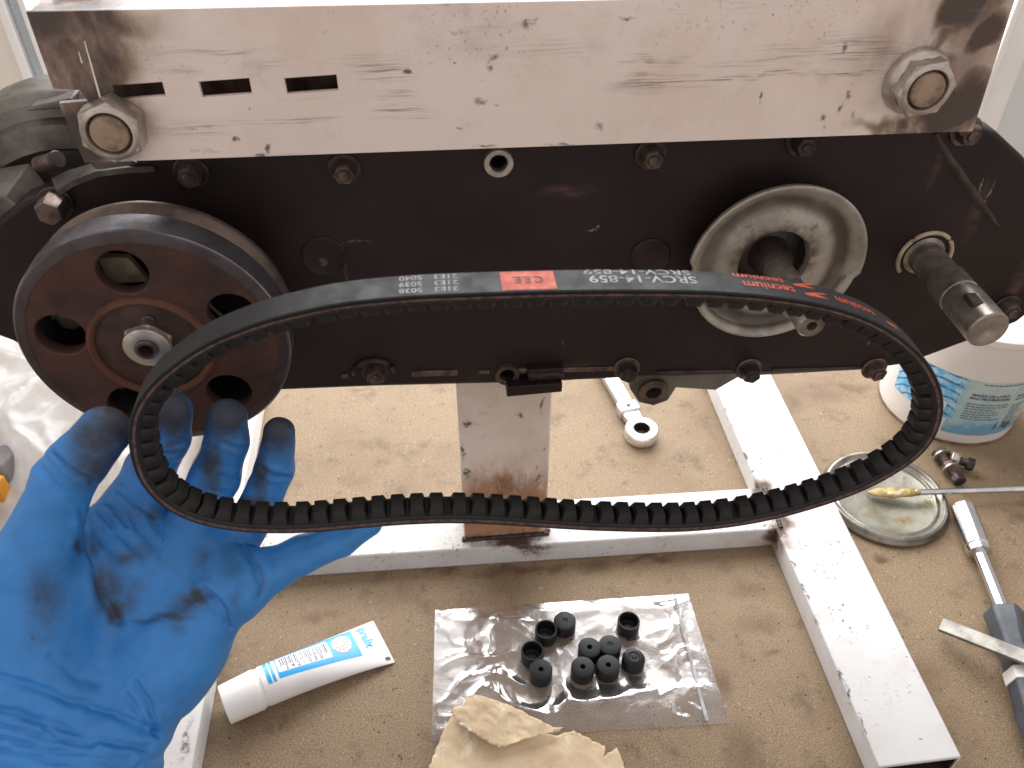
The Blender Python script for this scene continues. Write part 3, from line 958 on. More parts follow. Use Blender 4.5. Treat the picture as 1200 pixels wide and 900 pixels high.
m.hexa([(p.x-.010, .436, p.z-.004), (p.x+.014, .436, p.z-.003), (p.x+.016, .456, p.z-.002), (p.x-.002, .456, p.z-.002), (p.x-.008, .436, p.z-.002), (p.x+.014, .436, p.z+.002), (p.x+.016, .456, p.z+.003), (p.x, .456, p.z+.002)])
m.build('flange_lug', MAT['housing'], hs, .0012)

# ================================================================== pulley
PC = Vector((-.1432, .345, .3002))
pu = thing('drive_pulley', 'rusty brown V-belt pulley with five round holes, on left of case', 'pulley', (PC.x, .37, PC.z))
R = .0648
hr = .0435
ph0 = atan2(.3415-PC.z, -.1466-PC.x)
hl = [circle(PC.x+hr*cos(ph0+2*pi*k/5), PC.z+hr*sin(ph0+2*pi*k/5), .0115, 32) for k in range(5)]
link_mesh('web', plate_mesh(circle(PC.x, PC.z, R-.0050, 96), hl, .3452, .3525, .0010), MAT['pulley'], pu)
MB().lathe((PC.x, .3447, PC.z), (0, 1, 0), [(.009, .0585), (.0052, R-.0052), (.0022, R-.0058), (.0006, R-.0052), (.0016, R-.0012), (.0026, R), (.0165, R), (.0175, R-.001), (.0225, .0580), (.0225, .0565), (.010, .0565), (.009, .0585)], 110).build('front_rim', MAT['pulley_rim'], pu, 0, 28)
MB().lathe((PC.x, .3447, PC.z), (0, 1, 0), [(.0226, .0565), (.0226, .0582), (.0285, .0630), (.0300, .0635), (.0312, .0635), (.0318, .0628), (.0318, .0565), (.0226, .0565)], 110).build('rear_flange', MAT['pulley_flange'], pu, 0, 28)
MB().lathe((PC.x, .3447, PC.z), (0, 1, 0), [(.0012, R-.0066), (.0002, R-.0060), (.0002, R-.0050), (.0012, R-.0014), (.0020, R-.0006), (.0026, R-.0012)], 110).build('rim_lip', MAT['rim_dark'], pu, 0, 28)
hc = Vector((-.1455, 0, .2995))
MB().lathe((hc.x, .3447, hc.z), (0, -1, 0), [(-.003, .0305), (.0002, .0302), (.0018, .0292), (.0021, .0282), (.0013, .0268), (.0004, .0262), (-.002, .026)], 64).build('hub_ring', MAT['rust_orange'], pu)
MB().lathe((hc.x, .3447, hc.z), (0, -1, 0), [(-.001, .0275), (-.0002, .0262), (.0006, .017), (.0012, .0125), (.0018, .0122), (.0012, .0112), (-.002, .0108), (-.002, 0)], 64).build('hub', MAT['hub'], pu)
p = at(174, 376, Y=.344)
MB().lathe((p.x, .3450, p.z), (0, -1, 0), [(0, .0034), (.0016, .0033), (.0021, .0028), (.0022, 0)], 20).build('pin', MAT['bolt'], pu)
nc = at(170, 414, Y=.336)
nb = Vector((nc.x, .3455, nc.z))
nut = MB()
nut.lathe(nb, (0, -1, 0), [(0, .0128), (.0025, .0128), (.003, .0122), (.0032, .0118), (.0034, .0046), (.0, .0046)], 6, .3)
nu = nut.build('shaft_nut', MAT['nut'], pu, .0007)
MB().lathe(nb, (0, -1, 0), [(.0030, .0116), (.0055, .0112), (.0060, .0105), (.0060, .0056), (.0040, .0052)], 40).build('nut_collar', MAT['nut'], nu)
MB().lathe(nb, (0, -1, 0), [(.0040, .0055), (.0075, .0055), (.0080, .0050), (.0080, .0037), (.0010, .0034), (.0010, 0)], 32).build('shaft_end', MAT['bolt'], pu)
MB().lathe(nb, (0, -1, 0), [(.0013, 0), (.0013, .0034)], 24).build('centre_hole', MAT['black'], pu)
# things seen through the holes: clutch weights and a strip on the back plate
MB().lathe((PC.x, .3765, PC.z), (0, -1, 0), [(0, 0), (0, .0565), (.001, .0564), (.001, 0)], 64).build('back_disc', MAT['case'], pu)
p = at(142, 320, Y=.368)
MB().hexa([(p.x-.008, .3675, p.z-.006), (p.x+.012, .3675, p.z-.006), (p.x+.012, .372, p.z-.006), (p.x-.008, .372, p.z-.006), (p.x-.008, .3665, p.z+.010), (p.x+.006, .3665, p.z+.009), (p.x+.006, .372, p.z+.009), (p.x-.008, .372, p.z+.010)]).build('clutch_shoe', MAT['gasket'], pu, .001)
p = at(54, 362, Y=.37)
MB().lathe((p.x, .3755, p.z), (0, -1, 0), [(0, .008), (.004, .008), (.006, .0065), (.006, .003), (.003, .0025), (.003, 0)], 24).build('clutch_stud', MAT['nut'], pu)
p = at(80, 375, Y=.37)
MB().lathe((p.x, .3755, p.z), (.5, -1, 0), [(0, .0075), (.003, .0075), (.0042, .006), (.0042, 0)], 24).build('clutch_stud', MAT['nut'], pu)
p = at(252, 362, Y=.37)
MB().tube([at(236, 348, Y=.37), at(266, 376, Y=.37)], .0009, 6).build('spring_wire', MAT['gasket'], pu)
m = MB()
rr = random.Random(5)
p = at(112, 456, Y=.369)
for k in range(40):
    q = p+Vector((rr.uniform(-.012, .013), rr.uniform(-.002, .004), rr.uniform(-.007, .010)))
    d1 = Vector((rr.uniform(-1, 1), rr.uniform(-.5, .5), rr.uniform(-1, 1)))*.005
    d2 = Vector((rr.uniform(-1, 1), rr.uniform(-.5, .5), rr.uniform(-1, 1)))*.005
    m.face([q, q+d1, q+d1+d2, q+d2])
m.build('swarf', MAT['nut'], pu)

# ================================================================== dished plate + threaded shaft
DC = Vector((.1858, .3835, .3005))
dp = thing('dished_plate', 'pale grey dished steel disc with centre hole, right of case', 'disc', (DC.x, YC, DC.z))
prof = [(.0008, .0505), (-.0002, .0507), (-.0008, .0503), (-.0010, .0494), (-.0005, .0484), (.0008, .0470), (.0024, .0452), (.0044, .0432), (.0058, .0408), (.0063, .0385), (.0060, .0360), (.0053, .0338), (.0047, .0310), (.0043, .0260), (.0040, .0225), (.0041, .0210), (.0050, .0202), (.0075, .0200)]
m = MB()
m.lathe((DC.x, DC.y, DC.z), (0, 1, 0), [(t, r) for t, r in prof]+[(t+.0018, r-.0004) for t, r in prof[::-1]]+[prof[0]], 96)
bm = m.bm
n1, n2 = at(815, 300, Y=DC.y), at(1016, 318, Y=DC.y)
for v in bm.verts:
    dx, dz = v.co.x-DC.x, v.co.z-DC.z
    rr_, aa = sqrt(dx*dx+dz*dz), atan2(dz, dx)
    if rr_ > .044:
        up = dz > .0035 if dx < 0 else dz > -.009
        k = 1.0 if up else .952
        v.co.x, v.co.z = DC.x+dx*k, DC.z+dz*k
m.build('dish', MAT['dish'], dp, 0, 62)
MB().lathe((DC.x, YC, DC.z), (0, -1, 0), [(0, .0), (.0, .019), (.003, .018), (.004, .012), (.006, .0115), (.016, .0105), (.020, .0085), (.020, 0)], 40).build('shaft_boss', MAT['bolt_dark'], dp)
thread = [(0, 0), (0, .0058)]
t = .0
while t < .014:
    thread += [(t+.0004, .0058), (t+.0007, .0051), (t+.0010, .0058)]
    t += .00125
sh0 = Vector((DC.x, .384, DC.z))
tipP = at(940, 378, X=DC.x)
# threaded nose straight along the shaft axis
LN = .384-.329
thread = [(0, .0080), (LN-.022, .0080), (LN-.0215, .0088), (LN-.018, .0092), (LN-.0175, .0074)]
t = LN-.017
while t < LN-.002:
    thread += [(t, .0074), (t+.0006, .0064), (t+.0012, .0074)]
    t += .0016
thread += [(LN-.0008, .0070), (LN, .0064), (LN, .0028), (LN-.006, .0026), (LN-.006, 0)]
MB().lathe(sh0, (0, -1, 0), thread, 28).build('threaded_shaft', MAT['axle'], dp, 0, 50)
MB().lathe((DC.x, .384-LN+.005, DC.z), (0, -1, 0), [(0, 0), (0, .00255)], 20).build('shaft_centre', MAT['black'], dp)

# ================================================================== whitewashed slotted beam
bmn = thing('slotted_beam', 'whitewashed slotted metal beam with sooty ends across the top', 'beam', (.06, .375, .36))
C0, C1, C2 = ch(99, 191), ch(1140, 154), ch(1195, -2)
L0 = ch(30, 14)
xl, xr = C0.x, C1.x
zt = L0.z
outl = [(C0.x, C0.z), (C1.x, C1.z), (C2.x-.002, zt-.004), (L0.x, zt)]
holes = []
for (x0, y0, x1, y1) in [(132, 100.5, 195, 115), (232.5, 96, 296, 112.5), (333, 92, 397, 108.5)]:
    a, b = ch(x0, y0), ch(x1, y1)
    holes.append([(a.x, b.z), (b.x, b.z+.0008), (b.x, a.z+.0008), (a.x, a.z)])
# notch broken out at the left edge
nA, nB = ch(74, 120), ch(90, 106)
outl = [(C0.x, C0.z), (C1.x, C1.z), (C2.x-.002, zt-.004), (L0.x, zt), (L0.x-.0001, nB.z+.001), (nB.x+.001, nB.z), (nB.x+.003, nA.z), (L0.x, nA.z-.0005)]
for i, nm in enumerate(holes): pass
web = link_mesh('web', plate_mesh(outl, holes, .375, .3782, .0003), MAT['channel'], bmn)
MB().hexa([(L0.x, .3783, zt-.0035), (C2.x-.002, .3783, zt-.0075), (C2.x-.002, .3985, zt-.0075), (L0.x, .3985, zt-.0035), (L0.x, .3783, zt-.0005), (C2.x-.002, .3783, zt-.0045), (C2.x-.002, .3985, zt-.0045), (L0.x, .3985, zt-.0005)]).build('top_flange', MAT['channel'], bmn, .0006)
MB().hexa([(C0.x, .3783, C0.z+.0004), (C1.x, .3783, C1.z+.0004), (C1.x, .3975, C1.z+.0004), (C0.x, .3975, C0.z+.0004), (C0.x, .3783, C0.z+.003), (C1.x, .3783, C1.z+.003), (C1.x, .3975, C1.z+.003), (C0.x, .3975, C0.z+.003)]).build('bottom_flange', MAT['channel'], bmn, .0006)
MB().box(L0.x+.012, C1.x-.004, .3955, .3975, C0.z+.004, zt-.009).build('rear_web', MAT['bolt'], bmn)
# big nuts at both ends
hexo = [(.01415*cos(pi/6+k*pi/3), .01415*sin(pi/6+k*pi/3)) for k in range(6)]
big = plate_mesh(hexo, [circle(0, 0, .0092, 36)], -.0122, 0, .0012)
big.name = 'nut'
big = prep(big, MAT['nut'], 30)
for (px, py, rot) in [(129, 156, .15), (1086, 105, .40)]:
    p = at(px, py, Y=.3635)
    base = Vector((p.x, .3748, p.z))
    inst('nut', big, bmn, base, (0, rot, 0))
    MB().lathe(base, (0, -1, 0), [(.0118, .0092), (.0128, .0097), (.0128, .0112), (.0121, .0122)], 40).build('nut_face', MAT['nut'], bmn)
    MB().lathe(base, (0, -1, 0), [(0, .0089), (.0100, .0089), (.0108, .0083), (.0122, .0083), (.0128, .0078), (.0130, 0)], 32).build('stud', MAT['stud'], bmn)
    if px > 600:
        MB().lathe(base, (0, -1, 0), [(0, .0158), (.002, .0158), (.0045, .0146), (.0062, .0125)], 44).build('washer', MAT['nut'], bmn)
m = MB()
for (xa, ya, xb, yb, w_) in [(99, 48, 121, 128, .0005), (92, 60, 96, 74, .0003), (150, 184, 160, 190, .0003)]:
    a_, b_ = at(xa, ya, Y=.3747), at(xb, yb, Y=.3747)
    sx = Vector((w_, 0, 0))
    m.hexa([a_-sx*.4, a_+sx*.4, a_+sx*.4+Vector((0, .0002, 0)), a_-sx*.4+Vector((0, .0002, 0)), b_-sx, b_+sx, b_+sx+Vector((0, .0002, 0)), b_-sx+Vector((0, .0002, 0))])
m.build('scratch_marks', MAT['plain_white'], bmn)['kind'] = 'stuff'
# something resting on the beam's top at left
pf = thing('metal_flap', 'brown metal flap lying on top of the beam at upper left corner', 'metal piece', (-.15, .40, zt))
p = at(62, 3, Y=.399)
q = at(116, 1, Y=.399)
MB().hexa([(p.x, .3988, zt-.001), (q.x, .3988, zt-.002), (q.x, .45, zt-.002), (p.x+.01, .45, zt-.001), (p.x, .3988, zt+.004), (q.x, .3988, zt+.0045), (q.x, .45, zt+.0045), (p.x+.01, .45, zt+.004)]).build('flap', MAT['hub'], pf, .0008)

# ================================================================== belt
YB, BW = .255, .0142
near = [(149, 512), (155, 480), (175, 450), (205, 425), (240, 402), (300, 378), (350, 365), (400, 355), (480, 347), (560, 343.5), (640, 341), (720, 340), (800, 340.5), (860, 343), (920, 349), (980, 360), (1030, 378), (1070, 405), (1095, 435), (1107, 470), (1101, 505), (1080, 535), (1040, 562), (1000, 581), (950, 598), (900, 611), (850, 619.5), (800, 624), (740, 624), (680, 622), (620, 618), (560, 614.5), (520, 614), (470, 616), (420, 620), (370, 624.5), (330, 626), (280, 624), (235, 616), (200, 602), (175, 582), (158, 556)]
P = np.array([xz(x, y, YB) for x, y in near])
# closed Catmull-Rom, then even resampling and smoothing
dense = []
n = len(P)
for i in range(n):
    p0_, p1_, p2_, p3_ = P[i-1], P[i], P[(i+1) % n], P[(i+2) % n]
    for t in np.linspace(0, 1, 20, endpoint=False):
        dense.append(.5*((2*p1_)+(-p0_+p2_)*t+(2*p0_-5*p1_+4*p2_-p3_)*t*t+(-p0_+3*p1_-3*p2_+p3_)*t**3))
dense = np.array(dense)


def resample(Q, N):
    d = np.linalg.norm(np.roll(Q, -1, 0)-Q, axis=1)
    s = np.r_[0, np.cumsum(d)]
    Qc = np.vstack([Q, Q[:1]])
    u = np.linspace(0, s[-1], N, endpoint=False)
    return np.c_[np.interp(u, s, Qc[:, 0]), np.interp(u, s, Qc[:, 1])], s[-1]


NB = 576
BP, BL = resample(dense, NB)
for _ in range(30):
    BP = .5*BP+.25*(np.roll(BP, 1, 0)+np.roll(BP, -1, 0))
BP, BL = resample(BP, NB)
BT = np.roll(BP, -1, 0)-np.roll(BP, 1, 0)
BT /= np.linalg.norm(BT, axis=1)[:, None]
BN = np.c_[BT[:, 1], -BT[:, 0]]


def belt_pt(s, y, d):
    """s metres along the belt, y across, d inwards from the outer face"""
    f = (s/BL*NB) % NB
    i = int(f)
    k = f-i
    j = (i+1) % NB
    p = BP[i]*(1-k)+BP[j]*k
    nn = BN[i]*(1-k)+BN[j]*k
    return Vector((p[0]+nn[0]*d, YB+y, p[1]+nn[1]*d))


bt = thing('toothed_belt', 'black cogged rubber drive belt with grey and orange print, held in glove', 'belt', tuple(belt_pt(0, BW/2, 0)))
sec = [(.0004, 0), (.0, .0005), (.0, BW-.0005), (.0004, BW), (.0038, BW-.0007), (.0044, BW-.0012), (.0044, .0012), (.0038, .0007)]
V, F = [], []
ns = len(sec)
for i in range(NB):
    for d, y in sec:
        V.append((BP[i, 0]+BN[i, 0]*d, YB+y, BP[i, 1]+BN[i, 1]*d))
for i in range(NB):
    for k in range(ns):
        a_, b_ = i*ns+k, i*ns+(k+1) % ns
        c_, d_ = ((i+1) % NB)*ns+(k+1) % ns, ((i+1) % NB)*ns+k
        F.append((a_, b_, c_, d_))
me = bpy.data.meshes.new('band')
me.from_pydata(V, [], F)
bmx = bmesh.new()
bmx.from_mesh(me)
bmesh.ops.recalc_face_normals(bmx, faces=bmx.faces)
bmx.to_mesh(me)
bmx.free()
band = link_mesh('band', me, MAT['rubber'], bt, 0, 28)
# thin reddish cord line proud of the near side face
V, F = [], []
for i in range(NB):
    for (d, y) in [(.0018, -.0001), (.0016, -.0004), (.0027, -.0003), (.0028, .0003)]:
        V.append((BP[i, 0]+BN[i, 0]*d, YB+y+.0003, BP[i, 1]+BN[i, 1]*d))
for i in range(NB):
    for k in range(3):
        a_, b_ = i*4+k, i*4+k+1
        c_, d_ = ((i+1) % NB)*4+k+1, ((i+1) % NB)*4+k
        F.append((a_, b_, c_, d_))
me = bpy.data.meshes.new('cord_line')
me.from_pydata(V, [], F)
link_mesh('cord_line', me, MAT['cord'], bt)
# teeth
NTEETH = 94
tb, tt, hh = .0076, .0054, .0054
m = MB()
ya, yb_, yc_, yd_ = .0012, BW-.0012, .0031, BW-.0031
m.hexa([(-tb/2, ya, 0), (tb/2, ya, 0), (tb/2, yb_, 0), (-tb/2, yb_, 0), (-tt/2, yc_, hh), (tt/2, yc_, hh), (tt/2, yd_, hh), (-tt/2, yd_, hh)])
bmesh.ops.bevel(m.bm, geom=[e for e in m.bm.edges], offset=.0003, segments=1, affect='EDGES')
tooth = prep(m.mesh('tooth'), MAT['rubber_tooth'], 45)
for k in range(NTEETH):
    i = int(round(k*NB/NTEETH)) % NB
    tx, tz = BT[i]
    nx, nz = BN[i]
    o = bpy.data.objects.new('tooth', tooth)
    COL.objects.link(o)
    o.parent = bt
    base = belt_pt(i*BL/NB, 0, .0042)
    M4 = Matrix(((tx, 0, nx, 0), (0, 1, 0, 0), (tz, 0, nz, 0), (0, 0, 0, 1)))
    M4.translation = base-WLOC[bt.name]
    o.matrix_local = M4


def top_s(px):
    best, bs = 1e9, 0
    for i in range(NB):
        w = Vector((BP[i, 0], YB, BP[i, 1]))-CP
        z = w.dot(FW)
        x = 600+FPX*w.dot(RT)/z
        y = 450-FPX*w.dot(UP)/z
        if BT[i, 0] > .2 and abs(x-px) < best: best, bs = abs(x-px), i*BL/NB
    return bs


def belt_text(body, px_left, px_right, yb0, h, mat, name='lettering', flipsize=1.0, bold=0.0, lift=.00015, y_clip=True):
    """upside-down print on the outer face, reading from px_right to px_left"""
    s1, s0 = top_s(px_right), top_s(px_left)
    cu = text_mesh(body, 1.0, lambda x, y: Vector((x, y, 0)))
    w = max(v.co.x for v in cu.vertices)
    hgt = max(v.co.y for v in cu.vertices if True)
    bpy.data.meshes.remove(cu)
    kx = abs(s1-s0)/w
    me = text_mesh(body, 1.0, lambda x, y: belt_pt(s1-x*kx, yb0-y*h/.72, -lift), bold=bold)
    return link_mesh(name, me, MAT[mat], band, 0, 0)


for row, (num, yy) in enumerate([('5038', .0047), ('5039', .0088), ('5040', .0129)]):
    belt_text('21E3', 508, 540, yy, .0029, 'print_grey', bold=.01)
    belt_text(num, 469, 497, yy, .0029, 'print_grey', bold=.01)
sL, sR = top_s(587), top_s(655)
link_mesh('orange_mark', patch(lambda u, v: belt_pt(u, v, -.0001), sL, sR, .0012, BW-.0010, 14, 2), MAT['print_orange'], band, 0, 0)
belt_text('C.E.E.', 604, 641, .0095, .0042, 'print_black', bold=.012, lift=.00022)
belt_text('SRCV-14-859', 694, 824, .0095, .0048, 'print_grey', bold=.01)
belt_text('SRCV-14-859', 692, 820, .0150-.0014, .0032, 'print_grey', bold=.01)
belt_text('tecnium', 878, 940, .0088, .0046, 'print_orange', bold=.02)
belt_text('tecnium', 868, 932, .0136, .0032, 'print_orange', bold=.02)
belt_text('tecnium', 986, 1034, .0088, .0046, 'print_orange', bold=.01)
# emblem: slanted arrow mark beside each word


def emblem(px, y0, sc):
    s = top_s(px)
    pts = [(0, 0), (.010, .0006), (.0042, .0018), (.010, .0034), (.0078, .0036), (.0022, .0022), (-.001, .0010)]
    V = [belt_pt(s+a*sc, y0+b*sc, -.00015) for a, b in pts]
    me = bpy.data.meshes.new('emblem')
    me.from_pydata([tuple(v) for v in V], [], [(0, 1, 2), (0, 2, 6), (6, 2, 5), (2, 3, 4), (2, 4, 5)])
    link_mesh('emblem', me, MAT['print_orange'], band, 0, 0)


emblem(950, .0045, 1.1)
emblem(942, .0102, .95)
emblem(1046, .0055, 1.0)

# ================================================================== gloved hand
CH = []   # (p0, r0, p1, r1, blend)


def J(px, py, d, rpx):
    return (deep(px, py, d), rpx*d/FPX)


def chain(lst, k):
    q = [J(*a) for a in lst]
    for (p, r), (p2, r2) in zip(q, q[1:]): CH.append((np.array(p), r, np.array(p2), r2, k))


chain([(40, 745, .385, 60), (40, 655, .372, 45), (73, 566, .362, 33.5), (92, 540, .358, 32), (122, 506, .356, 29)], .006)            # thumb
chain([(168, 640, .414, 34), (158, 592, .420, 31), (176, 548, .422, 27), (197, 515, .410, 25), (203, 479, .400, 22.5)], .004)       # index
chain([(215, 640, .420, 33), (236, 592, .426, 29.5), (252, 560, .424, 28), (266, 518, .416, 25.5), (266, 490, .410, 24)], .004)     # middle
chain([(268, 646, .424, 27), (305, 592, .430, 23), (322, 549, .426, 22.5), (326.5, 507, .418, 19.5)], .004)                         # ring
chain([(283, 687, .410, 34), (318, 668, .414, 26), (352, 650.5, .418, 21.5), (400, 631, .421, 20), (432, 613, .424, 16.5)], .0045)  # little
PA = []


def palm(lst):
    q = [J(*a) for a in lst]
    for (p, r), (p2, r2) in zip(q, q[1:]): PA.append((np.array(p), r, np.array(p2), r2))


palm([(170, 655, .412, 36), (95, 800, .405, 55), (50, 905, .39, 62)])
palm([(230, 650, .418, 37), (150, 790, .415, 55), (80, 905, .40, 62)])
palm([(258, 664, .420, 36), (185, 770, .415, 52), (95, 890, .40, 56)])
palm([(266, 692, .412, 36), (205, 765, .408, 46), (118, 885, .392, 46)])
palm([(152, 592, .416, 29), (112, 640, .402, 36)])
palm([(62, 690, .385, 40), (138, 668, .408, 42)])
palm([(40, 740, .388, 58), (45, 830, .388, 66), (30, 930, .378, 74)])
palm([(120, 905, .385, 62), (60, 1040, .350, 66)])
palm([(40, 905, .385, 74), (-10, 1040, .350, 74)])


def sd_cone(X, a, ra, b, rb):
    ab = b-a
    t = np.clip(((X-a)@ab)/(ab@ab), 0, 1)
    c = a+t[:, None]*ab
    return np.linalg.norm(X-c, axis=1)-(ra+(rb-ra)*t)


def smin(a, b, k):
    h = np.clip(.5+.5*(b-a)/k, 0, 1)
    return b*(1-h)+a*h-k*h*(1-h)


def sdf(X):
    f = None
    for a, ra, b, rb in PA:
        d = sd_cone(X, a, ra, b, rb)
        f = d if f is None else smin(f, d, .014)
    # the slight hollow of the palm
    hp = np.array(deep(165, 720, .372))
    f = np.maximum(f, -(np.linalg.norm((X-hp)/np.array([1.0, 1.0, 1.0]), axis=1)-.0145)) if False else f
    fing = {}
    i = 0
    g_ = None
    # fingers one by one: blend inside a finger softly, to the palm with the finger's own radius
    groups = [4, 4, 4, 3, 4]
    for gi, cnt in enumerate(groups):
        df = None
        for q in range(cnt):
            a, ra, b, rb, k = CH[i]
            i += 1
            d = sd_cone(X, a, ra, b, rb)
            df = d if df is None else smin(df, d, .003)
        g_ = smin(f, df, .011 if gi in (0, 4) else .006)
        out = g_ if gi == 0 else np.minimum(out, g_)
    return out


m = MB()
for a, ra, b, rb in PA+[c_[:4] for c_ in CH]:
    m.ball(Vector(a), ra, 16)
    m.ball(Vector(b), rb, 16)
    m.cyl(Vector(a), Vector(b), ra, rb, 20)
tmp = bpy.data.objects.new('hand_tmp', m.mesh('hand_tmp'))
md = tmp.modifiers.new('r', 'REMESH')
md.mode = 'VOXEL'
md.voxel_size = .00095
md2 = tmp.modifiers.new('s', 'SMOOTH')
md2.iterations = 6
md2.factor = .5
hm = eval_mesh(tmp)
X = np.zeros(len(hm.vertices)*3)
hm.vertices.foreach_get('co', X)
X = X.reshape(-1, 3)


def grad(X):
    e = 4e-4
    return np.stack([(sdf(X+np.array(v)*e)-sdf(X-np.array(v)*e))/(2*e) for v in ((1, 0, 0), (0, 1, 0), (0, 0, 1))], 1)


for _ in range(5):
    Gd = grad(X)
    Gd /= np.linalg.norm(Gd, axis=1)[:, None]+1e-9
    X = X-Gd*np.clip(sdf(X), -.004, .004)[:, None]*.9
Gd = grad(X)
Nrm = Gd/(np.linalg.norm(Gd, axis=1)[:, None]+1e-9)
Fv, Rv, Uv, Cv = (np.array(q) for q in (FW, RT, UP, CP))


def topx(X):
    w = X-Cv
    z = w@Fv
    return np.c_[600+FPX*(w@Rv)/z, 450-FPX*(w@Uv)/z]


def vnoise(X, s, o=0.0):
    return np.array([noise.noise(Vector((p[0]*s+o, p[1]*s-o, p[2]*s+o*.7))) for p in X])


facing = np.clip(-(Nrm@Fv)*2.2+.25, 0, 1)
uv = topx(X)
n1 = vnoise(X, 60)
n2 = vnoise(X, 160, 3.1)
n3 = vnoise(X, 25, 9.0)
disp = n1*.00055+n2*.00028+n3*.0008
uvw = uv+np.c_[n1, n2]*3.5


def seg_dist(U, pts):
    best = np.full(len(U), 1e9)
    for (a, b) in zip(pts, pts[1:]):
        a, b = np.array(a, float), np.array(b, float)
        ab = b-a
        t = np.clip(((U-a)@ab)/(ab@ab), 0, 1)
        best = np.minimum(best, np.linalg.norm(U-(a+t[:, None]*ab), axis=1))
    return best


creases = [([(62, 530), (78, 546), (94, 558), (112, 564)], 2.4, .0014), ([(48, 548), (62, 565), (82, 585), (98, 592)], 3.5, .0007), ([(96, 600), (97, 628), (88, 640)], 3, .0010),
           ([(262, 521), (280, 526), (294, 524)], 2.5, .0009), ([(258, 560), (272, 564), (284, 562)], 3, .0008), ([(306, 549), (322, 558), (348, 560)], 2.2, .0013), ([(195, 530), (210, 533), (222, 531)], 2.5, .0007),
           ([(196, 520), (212, 522)], 2, .0005), ([(200, 541), (216, 543)], 2, .0006), ([(250, 575), (266, 580)], 3, .0006),
           ([(100, 625), (112, 665), (122, 700), (138, 728)], 5, .0011), ([(138, 728), (165, 726), (200, 715), (236, 698)], 6, .0006), ([(240, 690), (254, 702), (264, 718), (268, 735)], 3.0, .0011), ([(246, 694), (256, 712), (262, 730)], 2.4, .0007),
           ([(292, 645), (302, 662), (308, 682), (304, 700)], 4, .0010), ([(282, 640), (296, 660), (300, 680)], 3, .0006), ([(128, 588), (140, 606), (148, 618)], 2.5, .0010), ([(118, 600), (130, 616)], 2.5, .0008), ([(140, 575), (158, 590), (180, 604)], 2.5, .0008),
           ([(-10, 790), (60, 812), (130, 836), (182, 858)], 5, .0016), ([(-10, 828), (50, 846), (110, 866), (170, 876)], 5, .0017), ([(-10, 846), (60, 866), (120, 880)], 4, .0014), ([(-10, 862), (60, 880), (150, 890)], 4, .0014),
           ([(55, 855), (80, 868), (110, 872)], 3, .0013), ([(160, 800), (176, 825), (184, 858)], 3.2, .0012), ([(60, 770), (85, 790), (115, 800)], 4, .0006), ([(-5, 880), (70, 893), (160, 902)], 4, .0013), ([(150, 815), (170, 850)], 3, .0008), ([(10, 700), (30, 760), (35, 800)], 8, .0006)]
for pts, wpx, dep in creases:
    d = seg_dist(uvw, pts)
    disp += facing*(-dep*np.exp(-(d/wpx)**2)+dep*.55*np.exp(-((d-2.4*wpx)/(1.5*wpx))**2))
# soft tension folds of the loose glove around the wrist
ax_u = uv@np.array([.30, .954])
wr = 1/(1+np.exp(-(ax_u-835)/14))
disp += wr*.0006*np.sin((ax_u+n3*26+n1*9)/4.6)
web = np.exp(-seg_dist(uv, [(110, 640), (150, 640), (170, 620)])**2/(2*18**2))
disp += facing*web*.0006*np.sin((uv@np.array([.75, -.66])+n1*6)/3.2)
X = X+Nrm*disp[:, None]
hm.vertices.foreach_set('co', X.ravel())
# grease smudges plus painted crease shade: one weight per vertex
gz = np.zeros(len(X))


def blot(px, py, rx, ry, s, soft=1.0):
    global gz
    q = ((uvw[:, 0]-px)/rx)**2+((uvw[:, 1]-py)/ry)**2
    gz = np.maximum(gz, s*np.exp(-q*soft))


for a in [(140, 492, 42, 46, 1.0), (108, 540, 34, 36, .75), (118, 520, 44, 44, .85), (200, 476, 34, 40, 1.15), (205, 518, 24, 24, .6), (264, 482, 40, 40, 1.1), (246, 548, 18, 46, .85), (270, 520, 22, 22, .45), (322, 498, 38, 34, 1.2), (304, 560, 12, 40, .8), (298, 588, 24, 12, .95), (330, 520, 24, 18, .5),
          (120, 690, 14, 34, .75), (135, 715, 16, 20, .85), (148, 655, 16, 14, .6), (160, 690, 20, 20, .45), (232, 700, 14, 14, .95), (215, 712, 22, 9, .7), (175, 727, 30, 5, .55), (240, 655, 18, 20, .5), (270, 660, 22, 30, .42), (52, 705, 30, 46, .55), (130, 690, 20, 36, .6), (152, 705, 16, 26, .5), (160, 650, 30, 20, .45), (205, 722, 26, 7, .7), (222, 705, 20, 14, .75), (40, 740, 20, 30, .4), (75, 660, 26, 26, .3), (210, 735, 14, 14, .4), (155, 600, 30, 20, .4), (180, 603, 14, 14, .6), (95, 560, 18, 24, .4), (92, 640, 8, 10, .8), (60, 600, 30, 16, .18), (275, 700, 10, 20, .4), (110, 640, 14, 18, .5), (185, 655, 20, 24, .3), (38, 748, 4, 5, .6)]:
    blot(*a)
for pts, wpx, dep in creases:
    if dep >= .0009 and pts[0][1] < 740: gz = np.maximum(gz, .38*np.exp(-(seg_dist(uvw, pts)/(wpx*.7))**2))  # dark lines painted along the deeper creases as their shade
back = -(Nrm@Fv) < -.2
gz[back] *= .6
at_ = hm.attributes.new('grease', 'FLOAT', 'POINT')
at_.data.foreach_set('value', gz.astype(np.float32))
hm.materials.clear()
p = deep(60, 880, .40)
hm.materials.append(MAT['glove'])
hm.name = 'gloved_hand'
hand = link_mesh('gloved_hand', hm, None, None, 0, 180)
hand['label'] = 'left hand in grease-smudged blue nitrile glove, palm up, pinching the belt'
hand['category'] = 'hand'

